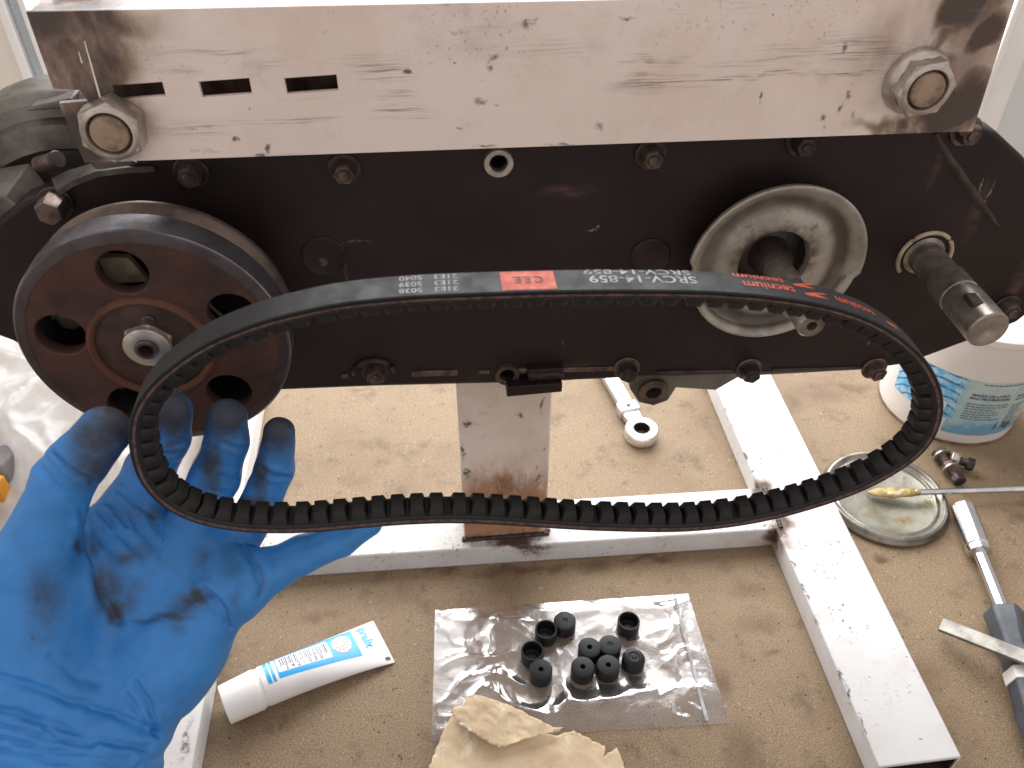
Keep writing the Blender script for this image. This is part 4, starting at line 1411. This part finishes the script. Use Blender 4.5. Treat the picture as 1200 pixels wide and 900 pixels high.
# ================================================================== things on the bench
# --- grease tube
A = at(268, 839, Z=.0)
B = at(450, 752, Z=.0)
ax = Vector((B.x-A.x, B.y-A.y, 0))
TL = ax.length
ax.normalize()
sd = Vector((-ax.y, ax.x, 0))
gt = thing('grease_tube', 'small white squeeze tube with cyan label and barcode, lying on bench', 'tube', (A.x, A.y, 0))
RT0 = .0142
cap_end = .235


def tube_pt(u, ang, off=0.0):
    """u 0..1 along the tube, ang 0 = top, +pi/2 = far side"""
    t = max(0.0, min(1.0, (u-cap_end)/(1-cap_end)))
    e = t**1.25
    w = RT0*(1-e)+.0205*e
    h = RT0*(1-e)+.0006*e
    zc = h+.0002+.0035*math.sin(pi*t)*t*.3
    n_ = Vector((0, 0, 1))
    ca, sa = cos(ang), sin(ang)
    p = A+ax*(u*TL)+sd*(w*sa)+n_*(zc+h*ca)
    nn = (sd*(sa*h)+n_*(ca*w)).normalized()
    return p+nn*off


m = MB()
rings = []
US = [cap_end+(1-cap_end)*k/24 for k in range(25)]
for u in US: rings.append([m.bm.verts.new(tube_pt(u, 2*pi*k/40)) for k in range(40)])
for a_, b_ in zip(rings, rings[1:]):
    for k in range(40): m.bm.faces.new((a_[k], a_[(k+1) % 40], b_[(k+1) % 40], b_[k]))
m.bm.faces.new(rings[0])
m.bm.faces.new(rings[-1])
m.build('tube_body', MAT['tube_white'], gt, 0, 60)
c0 = A+Vector((0, 0, RT0+.0002))
m = MB()
m.lathe(c0, ax, [(0, 0), (0, .0128), (.0006, .0136), (TL*(cap_end-.035), RT0+.0003), (TL*(cap_end-.03), RT0+.0001), (TL*(cap_end-.02), RT0-.0006), (TL*cap_end, RT0-.0005)], 48)
m.build('screw_cap', MAT['cap_white'], gt, 0, 35)


def tube_map(u0, a0, scl=1.0, off=.00012):
    def f(x, y): return tube_pt(u0+x/TL, a0+y/RT0, off)
    return f


# angles: + = far side, so 'up' of the print is away from the viewer
lab = patch(lambda u, v: tube_pt(u, v, .00010), .335, .835, -.46, 1.08, 30, 14)
# lower edge of the blue field slopes: shift by u
link_mesh('blue_label', lab, MAT['tube_blue'], gt, 0, 60)
link_mesh('blue_bands', join_meshes([patch(lambda u, v: tube_pt(u, v, .0001), .268, .292, -.55, 1.25, 4, 14), patch(lambda u, v: tube_pt(u, v, .0001), .300, .318, -.55, 1.25, 4, 14)], 'bands'), MAT['tube_blue'], gt, 0, 60)
link_mesh('band_text', join_meshes([text_mesh('grease', .0030, lambda x, y: tube_pt(.285-y/TL, .95-x/RT0, .00018))], 'bt'), MAT['tube_white'], gt, 0, 0) if False else None
link_mesh('white_panel', patch(lambda u, v: tube_pt(u, v, .00018), .345, .665, -.17, .80, 24, 10), MAT['tube_white'], gt, 0, 60)
bars = []
u = .365
rb = random.Random(11)
while u < .645:
    w = rb.choice([.0036, .0055, .0055, .009])
    bars.append(patch(lambda uu, v: tube_pt(uu, v, .00026), u, u+w, .12, .70, 1, 6))
    u += w+rb.choice([.0030, .0036, .005])
link_mesh('barcode', join_meshes(bars, 'bars'), MAT['tube_dark'], gt, 0, 0)
gl = []
for i, chx in enumerate('*242-030*'):
    gl.append(text_mesh(chx, .0046, (lambda uu: (lambda x, y: tube_pt(uu+x/TL, -.12+y/RT0, .00026)))(.365+i*.034), align='CENTER', bold=.00012))
link_mesh('lettering', join_meshes(gl, 'lt'), MAT['tube_dark'], gt, 0, 0)
# round net-patterned emblem
em = []
uc, ac, re = .745, .36, .0072
em.append(None)
link_mesh('emblem', patch(lambda a_, r_: tube_pt(uc+r_*cos(a_)/TL, ac+r_*sin(a_)/RT0, .00022), 0, 2*pi, .0, re, 44, 8), MAT['tube_white'], gt, 0, 0)
em = []
for rr_ in (.0070, .0048, .0026):
    em.append(patch(lambda a_, r_: tube_pt(uc+r_*cos(a_)/TL, ac+r_*sin(a_)/RT0, .00028), 0, 2*pi, rr_-.00032, rr_, 40, 1))
for k in range(12):
    a0 = 2*pi*k/12
    em.append(patch(lambda r_, b_: tube_pt(uc+(r_*cos(a0)-b_*sin(a0))/TL, ac+(r_*sin(a0)+b_*cos(a0))/RT0, .00028), .0018, .0070, -.00020, .00020, 4, 1))
link_mesh('emblem_net', join_meshes(em, 'e2'), MAT['tube_dark'], gt, 0, 0)
# brand word set across the tube at the crimp, reading from the far side to the near side
link_mesh('brand_lettering', text_mesh('Ipralit', .0092, lambda x, y: tube_pt(.878+y/TL, 1.02-x/RT0/1.28, .0002), bold=.0003), MAT['tube_blue'], gt, 0, 0)
dash = [patch(lambda uu, v: tube_pt(uu, v, .0002), .852, .856, a_, a_+.10, 1, 1) for a_ in (.9, .62, .45, .2, .0, -.2)]
dash += [patch(lambda uu, v: tube_pt(uu, v, .0002), .935, .953, a_, a_+.03, 1, 1) for a_ in (.75, .55, .42, .3, .16)]
link_mesh('fine_print', join_meshes(dash, 'd'), MAT['tube_grey'], gt, 0, 0)
link_mesh('ink_square', patch(lambda uu, v: tube_pt(uu, v, .0002), .955, .985, -1.02, -.80, 4, 4), MAT['tube_dark'], gt, 0, 0)
MB().hexa([tube_pt(.11, .25, .0006)+Vector((0, 0, .0)), tube_pt(.155, .50, .0006), tube_pt(.156, .47, .0006), tube_pt(.111, .22, .0006), tube_pt(.11, .25, .0009), tube_pt(.155, .50, .0009), tube_pt(.156, .47, .0009), tube_pt(.111, .22, .0009)]).build('cap_scratch', MAT['tube_grey'], gt)

# --- zip bag
zc = [at(510, 716, Z=0), at(806, 697, Z=0), at(855, 848, Z=0), at(506, 869, Z=0)]
zb = thing('zip_bag', 'empty clear plastic zip bag lying flat and wrinkled under the rollers', 'plastic bag', tuple((zc[0]+zc[2])/2))


def bag_uv(u, v): return zc[0]*(1-u)*(1-v)+zc[1]*u*(1-v)+zc[2]*u*v+zc[3]*(1-u)*v


rolls = [at(*q_, Z=.001) for q_ in [(662, 733), (640, 743), (624, 768), (634, 790), (691, 764), (715, 761), (737, 733), (683, 787), (713, 785), (743, 775)]]


def bag_sheet(z0, amp, seed, nm):
    nu, nv = 190, 110
    V, F = [], []
    for j in range(nv+1):
        for i in range(nu+1):
            u, v = i/nu, j/nv
            p = bag_uv(u, v)
            q = Vector((p.x*26+seed, p.y*26, seed))
            warp = Vector((noise.noise(q), noise.noise(q+Vector((5, 2, 1))), 0))*.9
            r1 = 1-abs(noise.noise(Vector((p.x*18+seed*2, p.y*44, seed))+warp))*2
            r2 = 1-abs(noise.noise(Vector((p.x*60+seed*3, p.y*52, seed*.3))+warp*1.6))*2
            r3 = noise.noise(Vector((p.x*150, p.y*150, seed)))
            edge = min(1, min(u, 1-u, v, 1-v)*9)
            edge *= .25+.75*min(1, max(0, (min((p-q_).length for q_ in rolls)-.012)/.016))
            near_fold = math.exp(-((v-.80)/.09)**2)*min(1, max(0, (u-.25)*3))
            z = z0+amp*edge*(.0024*max(0, r1)**2+.0013*max(0, r2)**1.5+.0003*r3+.0010)+amp*near_fold*edge*.0035*max(0, r1)
            V.append((p.x, p.y, z))
    for j in range(nv):
        for i in range(nu):
            F.append((j*(nu+1)+i, j*(nu+1)+i+1, (j+1)*(nu+1)+i+1, (j+1)*(nu+1)+i))
    me = bpy.data.meshes.new(nm)
    me.from_pydata(V, [], F)
    return link_mesh(nm, me, MAT['zip'], zb, 0, 180)


bag_sheet(.0004, .22, 3.3, 'back_sheet')
bag_sheet(.0010, 1.15, 8.1, 'front_sheet')
for off in (.0, .006):
    a_, b_ = bag_uv(.945-off, .01), bag_uv(.925-off, .99)
    MB().tube([a_.lerp(b_, k/12)+Vector((0, 0, .0034+.0006*sin(k*1.7))) for k in range(13)], .00065, 6).build('zip_strip', MAT['zip_edge'], zb)

# --- rollers
rr0, rh = .0083, .0112
closed = prep(MB().lathe((0, 0, 0), (0, 0, 1), [(0, 0), (0, rr0-.0004), (.0005, rr0), (rh-.0007, rr0), (rh-.0002, rr0-.0004), (rh, rr0-.0010), (rh, .0020), (rh-.0006, .0017), (rh-.0042, .0016), (rh-.0042, 0)], 44).mesh('shell'), MAT['roller'], 32)
hole_m = prep(MB().lathe((0, 0, 0), (0, 0, 1), [(rh-.0040, 0), (rh-.0040, .0016)], 20).mesh('hole'), MAT['black'])
openm = prep(MB().lathe((0, 0, 0), (0, 0, 1), [(0, 0), (0, rr0-.0004), (.0005, rr0), (rh-.0005, rr0), (rh, rr0-.0004), (rh, rr0-.0011), (rh-.0006, rr0-.0014), (.0022, rr0-.0018), (.0016, rr0-.003), (.0016, 0)], 44).mesh('shell'), MAT['roller'], 32)
dot_m = prep(MB().lathe((0, 0, 0), (0, 0, 1), [(.0017, .0022), (.0026, .002), (.0026, 0)], 24).mesh('inner_boss'), MAT['roller'], 32)
floor_m = prep(MB().lathe((0, 0, 0), (0, 0, 1), [(.00165, rr0-.0024), (.00165, 0)], 32).mesh('inside_floor'), MAT['roller_in'], 32)
shallow = prep(MB().lathe((0, 0, 0), (0, 0, 1), [(0, 0), (0, rr0-.0004), (.0005, rr0), (rh-.0007, rr0), (rh-.0002, rr0-.0004), (rh, rr0-.0010), (rh, .0022), (rh-.0007, .0017), (rh-.0007, .0008), (rh-.0002, 0)], 44).mesh('shell'), MAT['roller'], 32)
worn = prep(MB().lathe((0, 0, 0), (0, 0, 1), [(0, 0), (0, rr0-.0004), (.0005, rr0), (rh-.0030, rr0), (rh-.0012, rr0-.0010), (rh-.0003, rr0-.0026), (rh, .0042), (rh-.0005, .0034), (rh-.0005, .0020), (rh, .0012), (rh, 0)], 44).mesh('shell'), MAT['roller'], 32)
lab_r = [(662, 727, 's', 'closed black roller furthest from the viewer, touching an open one', 2.1), (640, 737, 'o', 'open cup black roller touching the closed roller at the back', 0), (624, 762, 'o', 'open cup black roller touching a holed roller in front of it', 0), (634, 784, 'c', 'holed black roller nearest the grease tube, front end of the row of four', 0), (691, 758, 'c', 'holed black roller at back left of the cluster of four', 0), (715, 755, 's', 'black roller with shallow dimple at back right of the cluster of four', 1.0), (737, 727, 'o', 'open cup black roller standing alone near the bag zip', 0), (683, 781, 'c', 'holed black roller at front left of the cluster of four', 0), (713, 779, 'c', 'holed black roller at front right of the cluster of four', 0), (743, 769, 'w', 'scuffed round-shouldered black roller without a hole, beside the cluster of four', .5)]
for px, py, kd, lb, rz in lab_r:
    p = at(px, py, Z=rh+.0022)
    t_ = thing('roller', lb, 'roller', (p.x, p.y, .0022), 'black variator rollers on the clear bag')
    inst('shell', {'c': closed, 'o': openm, 's': shallow, 'w': worn}[kd], t_, (p.x, p.y, .0022))
    if kd == 'c': inst('hole', hole_m, t_, (p.x, p.y, .0022))
    if kd == 'o':
        inst('inside_floor', floor_m, t_, (p.x, p.y, .0022))
        inst('inner_boss', dot_m, t_, (p.x, p.y, .0022))

# --- torn paper


def sheet_from_poly(name, poly_px, zf, mat, step=.0007, thick=.00025):
    poly = [at(x, y, Z=0) for x, y in poly_px]
    pts = [(p.x, p.y) for p in poly]
    # ragged edge
    rag = []
    n = len(pts)
    rg = random.Random(9)
    for i in range(n):
        a_, b_ = Vector(pts[i]), Vector(pts[(i+1) % n])
        k = max(1, int((b_-a_).length/.0022))
        nrm = Vector((-(b_-a_).y, (b_-a_).x)).normalized()
        for j in range(k): rag.append(a_.lerp(b_, j/k)+nrm*rg.uniform(-.0006, .0006)*(1 if j else .2))
    bm = bmesh.new()
    vs = [bm.verts.new((p[0], p[1], 0)) for p in rag]
    f = bm.faces.new(vs)
    xs = [p[0] for p in rag]
    ys = [p[1] for p in rag]
    geom = lambda: bm.verts[:]+bm.edges[:]+bm.faces[:]
    x = min(xs)+step
    while x < max(xs):
        bmesh.ops.bisect_plane(bm, geom=geom(), plane_co=(x, 0, 0), plane_no=(1, 0, 0))
        x += step*3
    y = min(ys)+step
    while y < max(ys):
        bmesh.ops.bisect_plane(bm, geom=geom(), plane_co=(0, y, 0), plane_no=(0, 1, 0))
        y += step*3
    bmesh.ops.triangulate(bm, faces=bm.faces[:])
    for v in bm.verts: v.co.z = zf(v.co.x, v.co.y)
    me = bpy.data.meshes.new(name)
    bm.to_mesh(me)
    bm.free()
    if me.polygons[0].normal.z < 0: me.flip_normals()
    return me


pp = at(620, 880, Z=0)
pt = thing('torn_paper', 'torn scrap of tan masking paper over the front edge of the bag', 'paper', (pp.x, pp.y, 0))


def crease(q):
    d_ = noise.voronoi(q)[0]
    return min(.55, d_[1]-d_[0])


def zf_main(x, y):
    q = Vector((x*36, y*36, 1.3))
    w_ = Vector((noise.noise(q*2), noise.noise(q*2+Vector((3, 3, 3))), 0))*.35
    return .0056+.0016*noise.noise(q)-.0026*crease(q*.8+w_)-.0009*crease(q*2.6+w_)+.0016


def zf_top(x, y):
    q = Vector((x*46, y*60, 6.1))
    w_ = Vector((noise.noise(q*2), noise.noise(q*2+Vector((3, 3, 3))), 0))*.4
    return .0106+.0026*noise.noise(q)-.0040*crease(q+w_)-.0016*crease(q*2.8+w_)+.0006*noise.noise(q*9)+.003


def solid(o, t):
    sm = o.modifiers.new('solid', 'SOLIDIFY')
    sm.thickness = t
    return o


solid(link_mesh('sheet', sheet_from_poly('sheet', [(500, 915), (512, 880), (526, 850), (536, 836), (560, 838), (600, 850), (650, 868), (672, 862), (708, 880), (706, 893), (722, 882), (736, 915), (730, 960), (480, 960)], zf_main, None), MAT['paper'], pt, 0, 40), .00012)
solid(link_mesh('torn_flap', sheet_from_poly('torn_flap', [(528, 846), (534, 838), (546, 838), (544, 826), (552, 824), (600, 836), (632, 855), (648, 862), (660, 862), (650, 868), (628, 874), (585, 886), (560, 874), (538, 858)], zf_top, None), MAT['paper'], pt, 0, 40), .00012)

# --- bucket
fp = at(1130, 519, Z=0)
rbk = .0615
bc = Vector((fp.x+.0095, fp.y+rbk-.004, 0))
bk = thing('plastic_bucket', 'white one kilogram plastic tub with blue-green label, right rear of bench', 'tub', tuple(bc))


def bk_r(z): return rbk+.10*z*.55


MB().lathe(bc, (0, 0, 1), [(.0005, 0), (.0005, rbk-.004), (.002, rbk), (.060, bk_r(.06)), (.118, bk_r(.118)), (.120, bk_r(.118)+.002), (.126, bk_r(.118)+.002), (.127, bk_r(.118)), (.127, bk_r(.118)-.004), (.12, bk_r(.118)-.004), (.12, 0)], 72).build('tub', MAT['bucket'], bk, 0, 35)
MB().lathe(bc, (0, 0, 1), [(.0004, rbk-.002), (.0004, rbk+.0009), (.0028, rbk+.0008), (.0032, rbk-.001)], 72).build('foot_ring', MAT['bucket_rim'], bk)


def bk_pt(a_, z, off=.0002):
    r = bk_r(z)+off
    return bc+Vector((r*sin(a_), -r*cos(a_), z))


dg = radians
link_mesh('label', patch(lambda a_, z: bk_pt(a_, z), dg(-34), dg(38), .0135, .0800, 24, 12), MAT['label_main'], bk, 0, 60)
link_mesh('side_label', patch(lambda a_, z: bk_pt(a_, z+max(0, (a_-dg(-52)))*-.020*0), dg(-85), dg(-30), .030, .080, 20, 8), MAT['label_bright'], bk, 0, 60)
link_mesh('sticker', patch(lambda a_, z: bk_pt(a_+(z-.035)*.3, z, .0004), dg(-52), dg(-38), .026, .048, 6, 4), MAT['plain_white'], bk, 0, 60)


def bk_text(body, adeg, z, size, al='LEFT', sh=0.0, b=.0):
    return text_mesh(body, size, lambda x, y: bk_pt(dg(adeg)+x/rbk, z+y, .0004), al, 1.0, sh, b)


tx = [bk_text('1 kg.', 4, .0215, .0115, 'LEFT', .15, .0003),
      bk_text('MASSA DE LITRO', -24, .0625, .0040, 'LEFT', .2, .00012), bk_text('MAS PROFESIONAL', -25, .0585, .0040, 'LEFT', .2, .00012),
      bk_text('MASSA DE LITRO', 12, .0610, .0028, 'LEFT', .2, .0001), bk_text('MAS PROFESIONAL', 12, .0570, .0028, 'LEFT', .2, .0001)]
link_mesh('lettering', join_meshes(tx, 't'), MAT['tube_dark'], bk, 0, 0)
# illegible small print set as broken lines
rl = random.Random(4)
ln = []
for (a0, a1, z0, nl) in [(-25, 8, .0525, 7), (12, 33, .0500, 8), (-20, 34, .0765, 1)]:
    for i in range(nl):
        a_ = a0+rl.uniform(0, 1)
        end = a1-rl.choice([0, 2, 5, 9])
        while a_ < end:
            w = rl.uniform(1.2, 3.6)
            ln.append(patch(lambda aa, z: bk_pt(aa, z, .0004), dg(a_), dg(min(a_+w, end)), z0-i*.0031, z0-i*.0031+.0011, 2, 1))
            a_ += w+.7
link_mesh('small_print', join_meshes(ln, 'sp'), MAT['tube_dark'], bk, 0, 0)['kind'] = 'stuff'
link_mesh('side_mark', text_mesh('6', .012, lambda x, y: bk_pt(dg(-66)+x/rbk, .050+y, .0005), 'CENTER', 1, .1, .0003), MAT['tube_dark'], bk, 0, 0)

# --- tin lid
lc = at(1036, 583, Z=.003)
tl_ = thing('tin_lid', 'round grey tin lid with greasy yellow smears, lying upturned on bench', 'lid', (lc.x, lc.y, 0))
rl_ = .0535
MB().lathe((lc.x, lc.y, 0), (0, 0, 1), [(.0006, rl_-.009), (.0004, rl_-.004), (.0012, rl_-.0006), (.0026, rl_), (.0040, rl_-.0004), (.0052, rl_-.0016), (.0066, rl_-.0022), (.0082, rl_-.0030), (.0088, rl_-.0048), (.0080, rl_-.0064), (.0058, rl_-.0072), (.0054, rl_-.0092), (.0062, rl_-.0104), (.0060, rl_-.0116), (.0036, rl_-.0126)], 96).build('rim', MAT['tin'], tl_, 0, 60)
MB().lathe((lc.x, lc.y, 0), (0, 0, 1), [(.0037, rl_-.0124), (.0030, rl_-.0140), (.0030, 0)], 72).build('panel', MAT['lid_in'], tl_, 0, 60)

# --- brush rod across lid
p0 = at(1205, 573, Z=.012)
p1 = at(1072, 577, Z=.013)
p2 = at(1012, 577, Z=.008)
gb = thing('greasy_spatula', 'thin metal rod with yellow paste on its tip, resting on tin lid', 'spatula', tuple(p1))
p0b = p0+(p0-p1)*.35
MB().cyl(p0b, p1, .0027, .0027, 20).build('rod', MAT['chrome'], gb, .0005)
m = MB()
dr = (p2-p1).normalized()
sdv = Vector((-dr.y, dr.x, 0))
rings = []
for k in range(13):
    t = k/12
    c = p1+(p2-p1)*t*1.02+dr*-.004
    w = .0030+.0034*sin(pi*min(1, t*1.02))*.9+(.0014*noise.noise(Vector((t*7, 0, 2))))
    h = .0026*(1-t*.6)+.0012*noise.noise(Vector((t*9, 4, 2)))
    if k == 12: w *= .3
    rings.append([m.bm.verts.new(c+sdv*(w*cos(2*pi*q/14))+Vector((0, 0, 1))*(h*sin(2*pi*q/14)+.0006*noise.noise(Vector((t*20, q*1.0, 1))))) for q in range(14)])
for a_, b_ in zip(rings, rings[1:]):
    for q in range(14): m.bm.faces.new((a_[q], a_[(q+1) % 14], b_[(q+1) % 14], b_[q]))
m.bm.faces.new(rings[0])
m.bm.faces.new(rings[-1])
m.build('pasted_tip', MAT['paste'], gb, 0, 70)

# --- loose bolts


def loose_bolt(name, lab, a, b, z, nuts, grp='loose bolts by the tub', head=.0062):
    pa, pb = at(*a, Z=z), at(*b, Z=z)
    t_ = thing(name, lab, 'bolt', (pa.x, pa.y, 0), grp)
    d_ = pb-pa
    L_ = d_.length
    prof = [(0, 0), (0, .0040)]
    q = .0006
    while q < L_-.001:
        prof += [(q, .0040), (q+.0005, .0035), (q+.001, .0040)]
        q += .0012
    prof += [(L_, .0038), (L_, 0)]
    MB().lathe(pa, d_, prof, 18).build('shank', MAT['bolt'], t_, 0, 60)
    MB().lathe(pb, d_, [(-.001, 0), (-.001, head*.95), (.001, head), (.0045, head), (.0055, head*.8), (.0055, 0)], 6).build('head', MAT['bolt_dark'], t_, .0005)
    for f_, mt in nuts:
        c = pa+d_*f_
        MB().lathe(c, d_, [(-.0025, .0041), (-.0025, .0066), (-.002, .0072), (.002, .0072), (.0025, .0066), (.0025, .0041)], 6, .4).build('nut', MAT[mt], t_, .0005)
        MB().lathe(c+d_.normalized()*.0032, d_, [(-.0006, .0041), (-.0006, .0078), (.0006, .0078), (.0006, .0041)], 24).build('washer', MAT['nut'], t_)
    return t_


loose_bolt('loose_bolt', 'short oily bolt with nut and washer, head towards the viewer, by tub', (1101, 531), (1122, 560), .008, [(.02, 'bolt_dark'), (.55, 'bolt')])
loose_bolt('loose_bolt', 'short oily bolt lying crosswise with its head to the right, by tub', (1112, 536), (1134, 543), .0095, [(.25, 'nut')])

# --- screwdriver style nut driver
a, b, c, d = at(1128, 594, Z=.011), at(1148, 648, Z=.010), at(1176, 718, Z=.012), at(1215, 842, Z=.014)
sdr = thing('nut_driver', 'chrome nut driver with dark slate handle at right edge of bench', 'screwdriver', (b.x, b.y, 0))
v = b-a
MB().lathe(a, v, [(.004, 0), (.004, .0062), (0, .0064), (0, .0083), (.0012, .0092), (v.length*.86, .0096), (v.length*.88, .0090), (v.length*.90, .0096), (v.length, .0092), (v.length+.001, .0060), (v.length+.001, 0)], 36).build('socket', MAT['chrome'], sdr, 0, 30)
v2 = c-b
MB().cyl(b-v2*.02, c+v2*.1, .0052, .0052, 24).build('shaft', MAT['chrome'], sdr)
v3 = d-c
MB().lathe(c, v3, [(0, 0), (0, .0145), (.002, .0150), (.016, .0135), (.024, .0118), (.05, .0122), (.09, .0135), (.12, .010), (.125, 0)], 6, .3).build('handle', MAT['handle_dark'], sdr, .002, 30)
hb = c+v3.normalized()*.052
MB().lathe(hb, v3, [(0, .0118), (0, .0132), (.010, .0132), (.010, .0118)], 6, .3).build('handle_band', MAT['plain_white'], sdr, .0006)

# --- steel strip lying over the handle
a, b = at(1103, 732, Z=.014), at(1215, 776, Z=.031)
ss = thing('steel_strip', 'flat grey steel strip leaning across the nut driver handle', 'metal strip', (a.x, a.y, 0))
u = (b-a).normalized()
wv = Vector((-u.y, u.x, 0)).normalized()
P8 = []
for dz in (-.0014, .0014):
    for (e, s_) in ((a, -1), (b, -1), (b, 1), (a, 1)):
        P8.append(e+wv*(.0062*s_)+Vector((0, 0, dz))+(u*(-.0015 if (e is a and s_ > 0) else 0)))
MB().hexa(P8).build('strip', MAT['steel_strip'], ss, .0005)

# --- ratchet wrench at the back
a, b = at(752, 502, Z=.012), at(738, 478, Z=.012)
c = at(698, 408, Z=.012)
rw = thing('ratchet_wrench', 'chrome flex-head ratchet ring wrench lying behind the case', 'wrench', (a.x, a.y, 0))
MB().lathe((a.x, a.y, 0), (0, 0, 1), [(.002, .0085), (.001, .0115), (.002, .0155), (.010, .0160), (.0125, .0145), (.0130, .0105), (.0125, .0085), (.002, .0085)], 40).build('ring_head', MAT['wrench'], rw, 0, 35)
m = MB()
prof = [(.0105, .0092), (.0128, .0092)]
m.lathe((a.x, a.y, 0), (0, 0, 1), [(.003, .0086), (.0126, .0086), (.0126, .0075), (.003, .0070)], 12).build('ratchet_insert', MAT['bolt_dark'], rw)
u = (b-a)
u.z = 0
u.normalize()
w = Vector((-u.y, u.x, 0))


def bar(p, q, w0, w1, z0, z1): return [p-w*w0+Vector((0, 0, z0-p.z)), p+w*w0+Vector((0, 0, z0-p.z)), q+w*w1+Vector((0, 0, z0-q.z)), q-w*w1+Vector((0, 0, z0-q.z)), p-w*w0+Vector((0, 0, z1-p.z)), p+w*w0+Vector((0, 0, z1-p.z)), q+w*w1+Vector((0, 0, z1-q.z)), q-w*w1+Vector((0, 0, z1-q.z))]


h0 = a+u*.0135
h1 = a+u*.040
MB().hexa(bar(h0, a+u*.026, .0075, .0085, .003, .0105)).build('hinge', MAT['wrench'], rw, .0012)
MB().hexa(bar(a+u*.0262, h1, .0105, .0100, .002, .0125)).build('fork', MAT['wrench'], rw, .0018)
pz = a+u*.033
MB().cyl(Vector((pz.x, pz.y, .0120)), Vector((pz.x, pz.y, .0130)), .0026, .0026, 18).build('hinge_pin', MAT['bolt_dark'], rw)
w_keep = w
MB().hexa(bar(h1, a+u*.20, .0078, .0072, .003, .0115)).build('shaft', MAT['wrench'], rw, .0022)
MB().hexa(bar(a+u*.05, a+u*.18, .0030, .0030, .0116, .0121)).build('shaft_groove', MAT['wrench'], rw, .0004)

# --- crumpled polythene at the left
bc0 = at(30, 500, Z=.03)
pb_ = thing('polythene_bag', 'crumpled milky polythene bag on bench at left behind the hand', 'plastic bag', (bc0.x, bc0.y, 0))
V, F = [], []
nu, nv = 130, 110
x0, x1, y0, y1 = -.62, -.232, .475, .80
for j in range(nv+1):
    for i in range(nu+1):
        u, v = i/nu, j/nv
        x, y = x0+(x1-x0)*u, y0+(y1-y0)*v
        x += .012*noise.noise(Vector((v*6, 1.2, 0)))*(1 if u > .5 else 0)
        y += .012*noise.noise(Vector((u*6, 7.2, 0)))*(1 if v < .5 else 0)
        e = min(1, min((1-u)*5, v*4, (1-v)*4, u*6))
        q = Vector((x*11, y*11, 2.0))
        wv_ = Vector((noise.noise(q), noise.noise(q+Vector((3, 1, 2))), 0))*.6
        r1 = 1-abs(noise.noise(q+wv_))*2
        r2 = 1-abs(noise.noise(q*2.4+wv_*2+Vector((9, 3, 1))))*2
        r3 = 1-abs(noise.noise(q*5.3+wv_*2+Vector((1, 13, 1))))*2
        z = .004+e**.7*(.036+.036*r1+.011*r2+.0022*r3)
        V.append((x, y, max(.001, z)))
for j in range(nv):
    for i in range(nu):
        F.append((j*(nu+1)+i, j*(nu+1)+i+1, (j+1)*(nu+1)+i+1, (j+1)*(nu+1)+i))
me = bpy.data.meshes.new('film')
me.from_pydata(V, [], F)
link_mesh('film', me, MAT['poly'], pb_, 0, 180)

# --- small grey box with a yellow-orange edge at the left border
q = at(2, 545, Z=.05)
yb = thing('yellow_tool', 'grey and orange-yellow tool corner poking out at the left edge', 'tool', (q.x, q.y, 0))
MB().hexa([q+Vector(t_) for t_ in [(-.06, -.012, -.03), (.004, -.008, -.03), (.012, .02, -.03), (-.06, .03, -.03), (-.06, -.010, .003), (.002, -.004, .003), (.012, .02, .006), (-.06, .032, .006)]]).build('body', MAT['grey_plastic'], yb, .002)
MB().hexa([q+Vector(t_) for t_ in [(-.06, -.022, -.03), (.0, -.020, -.03), (.004, -.0085, -.03), (-.06, -.0125, -.03), (-.06, -.022, -.004), (-.001, -.019, -.004), (.004, -.0085, -.002), (-.06, -.0125, -.002)]]).build('yellow_edge', MAT['yellow'], yb, .002)
q = at(-12, 640, Z=.012)
wb = thing('wooden_stick', 'brown wooden stick at the left edge below the polythene', 'stick', (q.x, q.y, 0))
MB().hexa([q+Vector(t_) for t_ in [(-.10, -.02, -.012), (.006, -.045, -.012), (.012, .0, -.012), (-.10, .02, -.012), (-.10, -.02, .004), (.006, -.045, .004), (.012, 0, .004), (-.10, .02, .004)]]).build('stick', MAT['stain_brown'], wb, .002)
